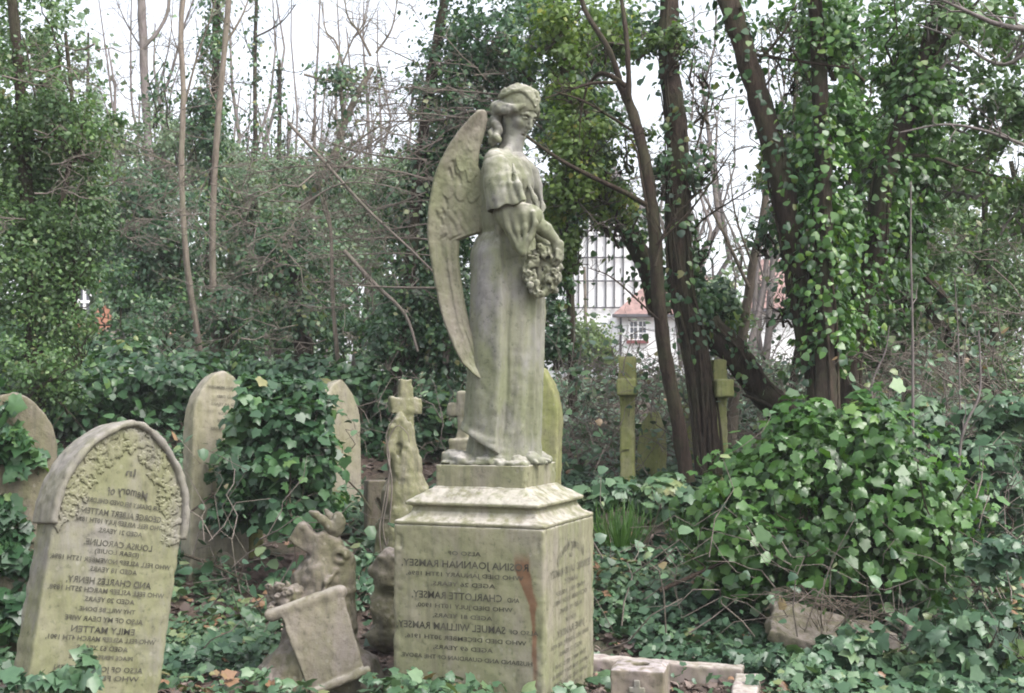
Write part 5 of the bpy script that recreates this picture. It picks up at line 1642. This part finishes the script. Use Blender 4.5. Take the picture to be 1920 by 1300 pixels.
tree('overhanging_tree', 'leafy branches overhanging the top right corner', 9.4, [([(2010, 700), (2000, 300), (1980, -60)], 40, 30)], 'bark', None, [(1790, 60, 90, 80, 1100), (1890, 50, 90, 80, 1100), (1810, 180, 90, 80, 1000), (1900, 200, 80, 90, 1000), (1840, 310, 80, 70, 700), (1910, 370, 60, 80, 560)], 'yew', .062, 'mid',
     [([(1985, 60), (1880, 50), (1800, 20), (1750, 0)], 12, 4, 10, .4), ([(1990, 300), (1860, 245), (1780, 228), (1700, 240)], 7, 3, 6, .3), ([(1990, 40), (1900, 110), (1820, 50), (1760, 10)], 8, 3, 8, .3)], brm='bark_grey', fore=.9, density=.8)
tree('thicket_tree', 'fine leaved olive green tree filling the right edge behind the bare saplings', 13.5, [([(1870, 760), (1860, 600), (1850, 420), (1860, 200)], 18, 9), ([(1960, 760), (1940, 500), (1900, 300)], 18, 9)], 'bark', None, [(1780, 430, 90, 90, 1500), (1880, 430, 90, 110, 1700), (1790, 560, 90, 80, 1400), (1890, 570, 80, 90, 1500), (1720, 620, 70, 70, 900), (1840, 670, 90, 60, 1100), (1910, 700, 60, 60, 700), (1700, 480, 60, 80, 800), (1900, 280, 80, 90, 900)], 'yew', .06, 'quad',
     [([(1760, 700), (1800, 560), (1850, 450)], 5, 2, 10, .7)])
tree('thicket_tree', 'leafy olive tree standing behind the right hand trio of ivied trunks', 11.8, [([(1480, 760), (1500, 560), (1490, 300), (1500, 60)], 14, 8), ([(1700, 780), (1690, 560), (1720, 300), (1700, 60)], 16, 9)], 'bark', None,
     [(1480, 90, 60, 80, 520), (1560, 60, 80, 80, 900), (1660, 60, 80, 80, 900), (1760, 80, 80, 90, 1000), (1600, 180, 80, 80, 900), (1700, 190, 80, 80, 900), (1500, 220, 50, 70, 420), (1560, 320, 70, 80, 700), (1660, 320, 80, 90, 900), (1760, 300, 90, 90, 1000), (1620, 440, 80, 80, 800), (1720, 440, 80, 80, 800), (1600, 560, 70, 70, 600), (1500, 400, 45, 70, 300), (1700, 580, 80, 70, 700)], 'yew', .066, 'mid', density=1.7)
tree('ivied_tree', 'ivy draped tree between the angel\'s face and the slender fork', 12.2, [([(1075, 780), (1070, 560), (1060, 330), (1050, 60)], 18, 10)], 'bark', None,
     [(1050, 60, 70, 80, 800), (1120, 100, 60, 80, 600), (1040, 220, 50, 70, 600), (1090, 280, 60, 70, 600), (1050, 380, 50, 70, 620), (1120, 380, 40, 60, 260), (1160, 60, 50, 60, 380), (1060, 520, 40, 60, 420), (1050, 640, 34, 60, 300), (1000, 40, 60, 50, 500), (1110, 200, 50, 60, 420)], 'ivy', .062, 'mid', density=1.5)
tree('fallen_tree', 'dark fallen trunk propped diagonally among the right hand brambles', 10.8, [([(1705, 540), (1760, 610), (1820, 680), (1880, 750), (1910, 800)], 20, 26), ([(1740, 520), (1790, 590), (1850, 640)], 14, 10)], 'bark', (260, .1, 0, 1, .06), [], 'ivy', .06, 'mid', vines=3)
# shrubs and small trees in the middle distance, left
for lab, Y, cl, lm, sz in (
        ('broad ivy covered shrub under the slender trunks on the left', 15, [(250, 470, 90, 90, 1700), (330, 420, 80, 90, 1600), (300, 560, 90, 70, 1500), (210, 380, 60, 80, 900), (260, 360, 60, 70, 900)], 'ivy', .075),
        ('pale green shrub right of the slender trunks', 16.5, [(460, 380, 70, 80, 1300), (520, 430, 70, 80, 1300), (450, 490, 70, 70, 1300), (430, 330, 50, 50, 600)], 'far', .08),
        ('twiggy evergreen shrub below the forked leaning tree', 17, [(620, 380, 80, 60, 1200), (700, 370, 70, 60, 1000), (660, 450, 80, 60, 1200), (600, 470, 70, 60, 1000), (740, 330, 60, 60, 900), (560, 330, 70, 40, 700)], 'far', .08),
        ('dark shrub at the foot of the slender trunks', 13.5, [(300, 620, 80, 50, 1200), (250, 640, 60, 40, 700), (420, 600, 50, 60, 900), (440, 640, 60, 40, 700), (210, 560, 40, 60, 500)], 'ivy', .07),
        ('loose dark shrub between the double trunk and the ivy smothered tree', 15.5, [(640, 560, 70, 60, 1000), (700, 600, 60, 60, 800), (500, 600, 70, 60, 1000), (650, 640, 60, 40, 600)], 'ivy', .075)):
    tree('shrub', lab, Y, [], 'bark', None, cl, lm, sz, 'quad', cat='shrub')
tree('garden_shrub', 'pale yellow-green garden shrub left of the white house window', 38, [([(1098, 720), (1098, 640), (1096, 500)], 7, 5)], 'bark_pale', None, [(1105, 630, 48, 50, 1500), (1080, 660, 40, 30, 700), (1130, 670, 30, 25, 400)], 'lime', .16, 'quad', cat='shrub', density=3.0)
tree('dark_hedge', 'dark holly clump rising just behind the angel\'s back', 13.0, [([(900, 800), (905, 650), (900, 480)], 26, 16)], 'bark', None, [(880, 640, 60, 90, 1300), (960, 560, 60, 120, 1300), (1040, 480, 40, 110, 900), (1035, 600, 30, 60, 420), (820, 740, 60, 50, 700), (1070, 400, 40, 60, 500)], 'ivy', .07, 'quad')

for lab, Y, cl, lm, sz in (
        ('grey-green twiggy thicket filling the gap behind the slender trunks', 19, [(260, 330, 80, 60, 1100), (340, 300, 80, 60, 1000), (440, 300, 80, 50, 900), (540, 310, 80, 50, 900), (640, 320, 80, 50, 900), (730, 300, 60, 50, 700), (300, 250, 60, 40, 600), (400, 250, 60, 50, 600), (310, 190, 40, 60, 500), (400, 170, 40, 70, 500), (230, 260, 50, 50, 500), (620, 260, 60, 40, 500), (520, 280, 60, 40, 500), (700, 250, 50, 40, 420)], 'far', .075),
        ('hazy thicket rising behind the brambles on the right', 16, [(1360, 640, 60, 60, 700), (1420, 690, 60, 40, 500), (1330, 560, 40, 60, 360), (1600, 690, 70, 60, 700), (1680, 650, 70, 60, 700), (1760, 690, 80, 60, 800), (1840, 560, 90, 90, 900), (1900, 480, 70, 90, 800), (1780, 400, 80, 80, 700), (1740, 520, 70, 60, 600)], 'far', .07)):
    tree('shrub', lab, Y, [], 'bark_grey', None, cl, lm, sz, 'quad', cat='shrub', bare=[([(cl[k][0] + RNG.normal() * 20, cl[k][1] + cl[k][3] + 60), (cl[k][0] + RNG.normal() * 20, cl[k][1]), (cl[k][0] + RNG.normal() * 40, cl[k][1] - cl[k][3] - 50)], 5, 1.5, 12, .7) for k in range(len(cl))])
# the far wood: nobody could count these
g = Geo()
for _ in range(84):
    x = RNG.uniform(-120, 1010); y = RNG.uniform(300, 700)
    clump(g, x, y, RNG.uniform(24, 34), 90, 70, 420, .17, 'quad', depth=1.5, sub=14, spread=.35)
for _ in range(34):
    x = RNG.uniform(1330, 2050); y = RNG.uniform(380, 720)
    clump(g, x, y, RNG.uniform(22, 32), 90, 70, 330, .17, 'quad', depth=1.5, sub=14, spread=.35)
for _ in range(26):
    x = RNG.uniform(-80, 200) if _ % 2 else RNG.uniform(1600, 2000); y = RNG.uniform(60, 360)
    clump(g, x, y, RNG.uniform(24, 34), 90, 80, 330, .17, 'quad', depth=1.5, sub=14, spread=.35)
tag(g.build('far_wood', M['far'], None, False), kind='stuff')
g = Geo()
for _ in range(60):
    x = RNG.choice([RNG.uniform(150, 760), RNG.uniform(1250, 1700)]); Y = RNG.uniform(24, 36)
    top = RNG.uniform(-60, 260)
    path = wiggle(P(x, 690, Y), P(x + RNG.normal() * 40, top, Y), 8, .05)
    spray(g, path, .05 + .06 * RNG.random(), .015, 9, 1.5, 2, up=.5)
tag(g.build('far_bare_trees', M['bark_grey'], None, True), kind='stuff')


# ------------------------------------------------------------------ ivy, brambles, bushes near by
def ivy_mound(name, label, Y, cl, lm, size, tpl, cat='ivy', stems=10, up=.6, gaps=False, depth=None, spread=.22, mult=1.0):
    g, b = Geo(), Geo()
    for cx, cy, rx, ry, n in cl:
        clump(g, cx, cy, Y, rx, ry, int(n * mult), size, tpl, gaps=gaps, hang=.8, up=up, depth=depth, spread=spread)
    cx, cy, rx, ry, n = cl[0]
    base = P(cx, cy + ry, Y)
    for _ in range(stems):
        e = P(cx + RNG.normal() * rx * .5, cy - ry * RNG.uniform(.2, .95), Y) + [0, RNG.normal() * .2, 0]
        spray(b, wiggle(base + RNG.normal(size=3) * [.2, .15, .02], e, 7, .12), .007, .002, 5, .25, 1)
    root = thing(name, label, cat, base)
    g.build('foliage', M[lm], root, True)
    if b.n: b.build('stems', M['vine'], root)


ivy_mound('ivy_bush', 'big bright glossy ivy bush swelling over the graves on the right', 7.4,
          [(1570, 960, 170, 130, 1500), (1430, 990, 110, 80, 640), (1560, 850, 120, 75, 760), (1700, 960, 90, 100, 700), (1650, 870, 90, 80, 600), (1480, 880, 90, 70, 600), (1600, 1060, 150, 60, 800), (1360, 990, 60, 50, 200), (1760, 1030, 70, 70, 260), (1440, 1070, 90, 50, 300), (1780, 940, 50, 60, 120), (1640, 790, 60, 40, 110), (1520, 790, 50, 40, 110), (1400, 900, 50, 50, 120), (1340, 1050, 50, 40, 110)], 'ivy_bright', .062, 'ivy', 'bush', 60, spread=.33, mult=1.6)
ivy_mound('ivy_mound', 'glossy ivy mound draped over stones between the pale and the yellow headstones', 8.0,
          [(540, 850, 80, 110, 1300), (500, 765, 56, 46, 420), (570, 785, 44, 40, 280), (530, 950, 70, 50, 500), (595, 850, 30, 50, 170), (450, 880, 30, 70, 240), (615, 940, 36, 40, 160), (470, 960, 50, 40, 260), (430, 950, 30, 40, 190), (462, 800, 22, 70, 220), (500, 720, 60, 26, 260), (560, 735, 36, 26, 160)], 'ivy', .062, 'ivy', 'ivy', 14, mult=1.7)
ivy_mound('trailing_ivy', 'ivy hanging over the brown headstone at the left edge', 6.75, [(4, 880, 34, 110, 620), (0, 770, 44, 60, 330), (30, 985, 26, 50, 220), (5, 1010, 40, 60, 260), (52, 850, 14, 60, 90), (25, 1100, 60, 80, 420), (14, 1030, 44, 60, 300), (30, 1190, 70, 60, 300)], 'ivy', .075, 'ivy', 'ivy', 5, depth=.16)
ivy_mound('ivy_sprig', 'ivy sprig climbing the foot of the leaning headstone', 5.2, [(150, 1245, 55, 45, 40), (70, 1290, 60, 30, 30), (130, 1290, 60, 25, 26)], 'ivy_ground', .072, 'ivy', 'ivy', 0, depth=.06)
for lab, Y, cl in (('low bank of dull ivy behind the leaning headstone', 11.0, [(170, 740, 150, 60, 2600), (60, 700, 100, 60, 1500), (300, 730, 110, 50, 1500)]),
                   ('bank of ivy below the slender trunks', 12.2, [(380, 710, 130, 40, 1600), (500, 715, 110, 40, 1400), (260, 690, 120, 40, 1200)]),
                   ('low bank of ivy between the yellow headstone and the rugged cross', 11.2, [(660, 740, 90, 50, 1300), (720, 820, 70, 60, 900), (600, 710, 80, 40, 700), (800, 800, 80, 70, 900)]),
                   ('rough bank of ivy at the far left edge', 12.6, [(60, 650, 110, 50, 1500), (170, 665, 90, 40, 900)])):
    ivy_mound('ivy_bank', lab, Y, cl, 'ivy', .075, 'mid', 'ivy', 6, up=.9)
ivy_mound('undergrowth_bush', 'low leafy bush in front of the mossy stones right of the pedestal', 8.6, [(1170, 930, 70, 30, 420), (1250, 940, 70, 35, 420), (1120, 930, 40, 30, 200)], 'ivy_ground', .075, 'ivy', 'bush', 5, up=.9)
ivy_mound('undergrowth_bush', 'dull ivy heap in the lower right corner', 6.3, [(1830, 1180, 110, 70, 500), (1700, 1270, 110, 45, 420), (1560, 1290, 130, 30, 360), (1880, 1060, 70, 60, 260), (1500, 1235, 50, 26, 110), (1640, 1245, 60, 26, 130), (1560, 1222, 60, 20, 90), (1610, 1190, 50, 18, 60)], 'ivy_ground', .068, 'ivy', 'bush', 8, up=.9)
ivy_mound('undergrowth_bush', 'leafy thicket behind the bright bush at the right edge', 8.6, [(1870, 900, 90, 90, 900), (1800, 830, 80, 60, 600), (1900, 800, 60, 60, 420), (1700, 780, 70, 40, 420)], 'ivy_ground', .070, 'ivy', 'bush', 8, up=.7)
ivy_mound('fern_sprig', 'fresh light green sprig low in the right corner', 6.2, [(1885, 1225, 28, 26, 60)], 'lime', .06, 'mid', 'plant', 3, depth=.1)

# brambles: tangles of arching dry stems with a few leaves
g, gl = Geo(), Geo()
for (x0, x1, y0, y1, Y0, Y1, n) in ((1050, 1330, 700, 900, 9.6, 13, 420), (1330, 1560, 720, 880, 10, 13, 220), (1600, 1930, 680, 960, 8.6, 12, 420), (1750, 1930, 900, 1280, 6.6, 8.4, 60), (1480, 1760, 1150, 1290, 6.4, 7.2, 26), (640, 860, 760, 900, 9.5, 12, 50), (250, 380, 670, 720, 12, 14, 40), (1120, 1500, 1040, 1230, 6.7, 8, 26), (360, 520, 1000, 1280, 6.2, 8, 26)):
    for _ in range(n):
        Y = RNG.uniform(Y0, Y1)
        a = P(RNG.uniform(x0, x1), RNG.uniform(y0, y1), Y)
        L_ = RNG.uniform(.3, 1.0)
        d = np.array([RNG.normal(), RNG.normal() * .7, abs(RNG.normal()) * .6])
        q = wiggle(a, a + unit(d) * L_, 8, .12, -.18)
        tube(g, q, [.0028 + .0024 * RNG.random(), .0012], 4)
        k = RNG.integers(1, 5)
        i_ = RNG.integers(1, 8, k)
        leaves(gl, q[i_] + RNG.normal(size=(k, 3)) * .03, RNG.normal(size=(k, 3)) * .5 + [0, -.3, .8], .06 * (.6 + .8 * RNG.random(k)), 'mid')
tag(g.build('bramble_stems', M['twig']), kind='stuff')
tag(gl.build('bramble_leaves', M['ivy_ground'], None, True), kind='stuff')

# fine dead twigs hanging through the wood, too many to count
g = Geo()
for (x0, x1, y0, y1, Y0, Y1, n, ln) in ((200, 820, 150, 480, 9.6, 14, 52, .9), (640, 960, 120, 260, 10, 12.5, 24, .8), (1010, 1380, 60, 420, 9.6, 12, 46, .8), (430, 800, 480, 680, 10, 13, 20, .7), (0, 220, 60, 420, 8.6, 9.6, 10, .6), (1560, 1920, 380, 760, 9.5, 12.5, 46, .8)):
    for _ in range(n):
        Y = RNG.uniform(Y0, Y1)
        a = P(RNG.uniform(x0, x1), RNG.uniform(y0, y1), Y)
        v = np.array([RNG.choice([-1, 1]) * (1 + .4 * RNG.normal()), .4 * RNG.normal(), .35 * RNG.normal()])
        L_ = ln * RNG.uniform(.6, 1.5)
        spray(g, wiggle(a, a + unit(v) * L_, 8, .10, RNG.normal() * .06), .0045 + .003 * RNG.random(), .0014, 9, .32, 2, up=.05)
tag(g.build('dead_twigs', M['twig']), kind='stuff')
# ground ivy: one carpet
def clear_of(x, y):
    m = np.ones(len(x), bool)
    lx = (x - PC[0]) * math.cos(PA) + (y - PC[1]) * math.sin(PA); ly = -(x - PC[0]) * math.sin(PA) + (y - PC[1]) * math.cos(PA)
    m &= ~((np.abs(lx) < .40) & (np.abs(ly) < .40))
    for (cx, cy, r) in ((vb[0], vb[1], .17), (sb[0], sb[1], .34), (hb[0], hb[1], .2), (fb[0] - .12, fb[1] - .12, .16), (fb[0] + .10, fb[1] - .10, .18), (fb[0] + .25, fb[1] - .05, .12), (P(1250, 1240, 6.48)[0], 6.48, .10), (.38, 6.56, .09), (.95, 6.40, .10), (1.12, 6.1, .10), (1.09, 5.9, .10), (1.05, 5.7, .10), (.62, 6.54, .09), (.8, 6.46, .09)):
        m &= (x - cx) ** 2 + (y - cy) ** 2 > r * r
    return m


def carpet(n, y0, y1, size, tpl, thin, name_geo, hmax=.09):
    Y = y0 + (y1 - y0) * RNG.random(n)
    X = (RNG.random(n) * 2 - 1) * (.44 * Y + .4)
    d = vnoise(X * 1.3 + 40, Y * 1.3, 0 * X) * .6 + vnoise(X * 4 + 11, Y * 4, 0 * X) * .4
    m = RNG.random(n) < np.clip((d - thin) * 6, .03, 1)
    # leaf litter shows inside the kerbed grave
    ink = (X > .30) & (X < 1.12) & (Y > 5.2) & (Y < 6.55)
    m &= ~(ink & (RNG.random(n) < .90))
    m &= clear_of(X, Y)
    X, Y = X[m], Y[m]
    n = len(X)
    h = RNG.random(n) ** 1.3 * hmax * (0.5 + 1.2 * vnoise(X * 2.2, Y * 2.2, 0 * X + 5))
    pts = np.stack([X, Y, ground(X, Y) + .012 + h], -1)
    nr = np.stack([.55 * RNG.normal(size=n), -.28 + .55 * RNG.normal(size=n), np.ones(n)], -1)
    tn = np.clip(.75 * vnoise(X * 2.0, Y * 2.0, 0 * X + 8) + .35 * RNG.normal(size=n) * .6 + .05, 0, 1)
    leaves(name_geo, pts, nr, size * (.45 + .9 * RNG.random(n)), tpl, None, tn)


g = Geo()
carpet(32000, 5.2, 7.6, .055, 'ivy', .37, g, .10)
carpet(32000, 7.4, 10.5, .060, 'mid', .37, g, .14)
carpet(30000, 10.3, 19, .076, 'mid', .32, g, .22)
tag(g.build('ground_ivy', M['ivy_ground'], None, True), kind='stuff')
g = Geo()
n = 11000
Y = 5.2 + 7 * RNG.random(n) ** 1.4; X = (RNG.random(n) * 2 - 1) * (.44 * Y + .3)
m = clear_of(X, Y); X, Y = X[m], Y[m]; n = len(X)
leaves(g, np.stack([X, Y, ground(X, Y) + .008 + .02 * RNG.random(n)], -1), np.stack([.5 * RNG.normal(size=n), .5 * RNG.normal(size=n), np.ones(n)], -1), .055 * (.5 + RNG.random(n)), 'mid')
n = 1600
X, Y = RNG.uniform(.3, 1.12, n), RNG.uniform(5.2, 6.55, n); m = clear_of(X, Y); X, Y = X[m], Y[m]; n = len(X)
leaves(g, np.stack([X, Y, ground(X, Y) + .008 + .02 * RNG.random(n)], -1), np.stack([.5 * RNG.normal(size=n), .5 * RNG.normal(size=n), np.ones(n)], -1), .04 * (.5 + RNG.random(n)), 'mid')
tag(g.build('leaf_litter', M['litter'], None, False), kind='stuff')


def tuft(label, px, py, Y, n, h, mat='grass', spread=.13, cat='grass', name='grass_tuft', droop=.75):
    b = P(px, py, Y)
    root = thing(name, label, cat, b)
    g = Geo()
    a = RNG.random(n) * 6.28
    o = np.stack([np.cos(a), np.sin(a), 0 * a], -1) * (RNG.random(n) ** .6)[:, None]
    d = o * droop + np.array([0, 0, 1]) + .12 * RNG.normal(size=(n, 3))
    nr = np.cross(d, np.stack([-np.sin(a), np.cos(a), 0 * a], -1))
    leaves(g, b + o * spread, -nr, h * (.6 + .6 * RNG.random(n)), 'blade', d, tip_rand=0.0)
    if name == 'dry_grass':
        for _ in range(60):
            a_ = b + np.array([RNG.uniform(-.30, .34), RNG.uniform(-.16, .10), .10 + .05 * RNG.random()])
            a_[2] -= .22 * (a_[0] - b[0])
            v_ = np.array([RNG.normal() + .5, -.5 + .5 * RNG.normal(), -.1 + .15 * RNG.normal()])
            tube(g, wiggle(a_, a_ + unit(v_) * RNG.uniform(.08, .28), 6, .15, -.08), [.0022, .0010], 4, 0, RNG.random())
    g.build('blades', M[mat], root, False)


tuft('tuft of fresh green grass-like leaves right of the pedestal', 1165, 1022, 7.6, 240, .24)
tuft('small fresh green tuft left of the bright ivy bush', 1285, 1015, 7.5, 90, .19, spread=.1)
tuft('dry straw coloured grass drooping over the fallen slab', 1545, 1175, 6.72, 80, .20, 'straw', .24, 'grass', 'dry_grass', 5.0)

# loose sticks and bare saplings
def stick(name, label, pp, Y, w0, w1, n=5, ln=.2, mat='twig', cat='stick', depth=1):
    path = pixpath(pp, Y, 6)
    root = thing(name, label, cat, path[0])
    g = Geo(); spray(g, path, w0 * path[0][1] / FPX / 2, w1 * path[0][1] / FPX / 2, n, ln, depth)
    g.build('stem', M[mat], root)


stick('dead_stick', 'dead stick slanting out of the left side of the bright ivy bush', [(1236, 1108), (1310, 1075), (1400, 1035), (1470, 1010)], [7.0, 7.1, 7.2, 7.3], 9, 5, 4, .2, 'bark_red')
stick('dead_stick', 'thin dark twig poking between the two left headstones', [(350, 965), (385, 940), (402, 925)], 7.6, 4, 3, 2, .1, 'bark')
stick('dead_stick', 'dead stick lying on ivy left of the broken monument', [(345, 1040), (400, 1060), (460, 1090)], 7.4, 6, 4, 3, .2, 'bark')
stick('bare_sapling', 'tall thin pale stem rising above the right part of the bright bush', [(1712, 900), (1712, 760), (1711, 600), (1708, 480), (1708, 340)], 8.2, 6, 3, 4, .25, 'bark_grey', 'sapling')
stick('bare_sapling', 'crooked pale stem at the right with a bright bent tip', [(1795, 1020), (1802, 830), (1835, 745), (1838, 680), (1835, 620)], 7.9, 6, 3, 4, .25, 'bark_grey', 'sapling')
stick('bare_sapling', 'thin bent pale twig above the middle of the bright bush', [(1640, 800), (1636, 720), (1660, 660), (1668, 610)], 8.3, 4, 2, 3, .2, 'bark_grey', 'sapling')
stick('bare_sapling', 'slanting thin stem on the right slope of the bright bush', [(1860, 1130), (1800, 1060), (1740, 960), (1720, 870)], 7.0, 5, 2, 3, .2, 'vine', 'sapling')
stick('bare_sapling', 'long thin upright stem between the thicket and the right edge', [(1800, 900), (1800, 760), (1797, 640), (1790, 520)], 8.6, 4, 2, 4, .25, 'bark_grey', 'sapling')

# damp air softening the wood: one closed box round everything
def haze(density):
    g = Geo()
    zlo, zhi = -3.0, 40.0
    V = [(-300, -40, zlo), (300, -40, zlo), (300, 460, zlo), (-300, 460, zlo), (-300, -40, zhi), (300, -40, zhi), (300, 460, zhi), (-300, 460, zhi)]
    g.add(V, [[3, 2, 1, 0], [4, 5, 6, 7], [0, 1, 5, 4], [1, 2, 6, 5], [2, 3, 7, 6], [3, 0, 4, 7]])
    m = bpy.data.materials.new('haze')
    m.use_nodes = True
    nt = m.node_tree
    nt.nodes.clear()
    o = nt.nodes.new('ShaderNodeOutputMaterial')
    v = nt.nodes.new('ShaderNodeVolumePrincipled')
    v.inputs['Density'].default_value = density
    v.inputs['Color'].default_value = (0.93, 0.95, 1.0, 1)
    nt.links.new(v.outputs[0], o.inputs['Volume'])
    tag(g.build('haze', m, None, False), kind='stuff')


haze(HAZE)

GROUPS = {'headstone': 'old headstones standing in the ivy', 'stone_cross': 'stone crosses among the graves', 'ivied_tree': 'ivy covered trees of the wood', 'slender_tree': 'slender bare trunked trees',
          'leaning_tree': 'leaning trees', 'shrub': 'shrubs filling the middle distance', 'ivy_bank': 'banks of ivy behind the graves', 'undergrowth_bush': 'low bushes on the right', 'thicket_tree': 'fine leaved thicket trees',
          'dead_stick': 'dead sticks in the undergrowth', 'bare_sapling': 'bare pale saplings on the right', 'house': 'houses beyond the wood', 'grave_kerb': 'kerb stones of the grave', 'grass_tuft': 'green grass tufts', 'dark_tree': 'dark trunks in the shade'}
for o in COL.objects:
    k = o.name.split('.')[0]
    if o.parent is None and 'label' in o and k in GROUPS: o['group'] = GROUPS[k]
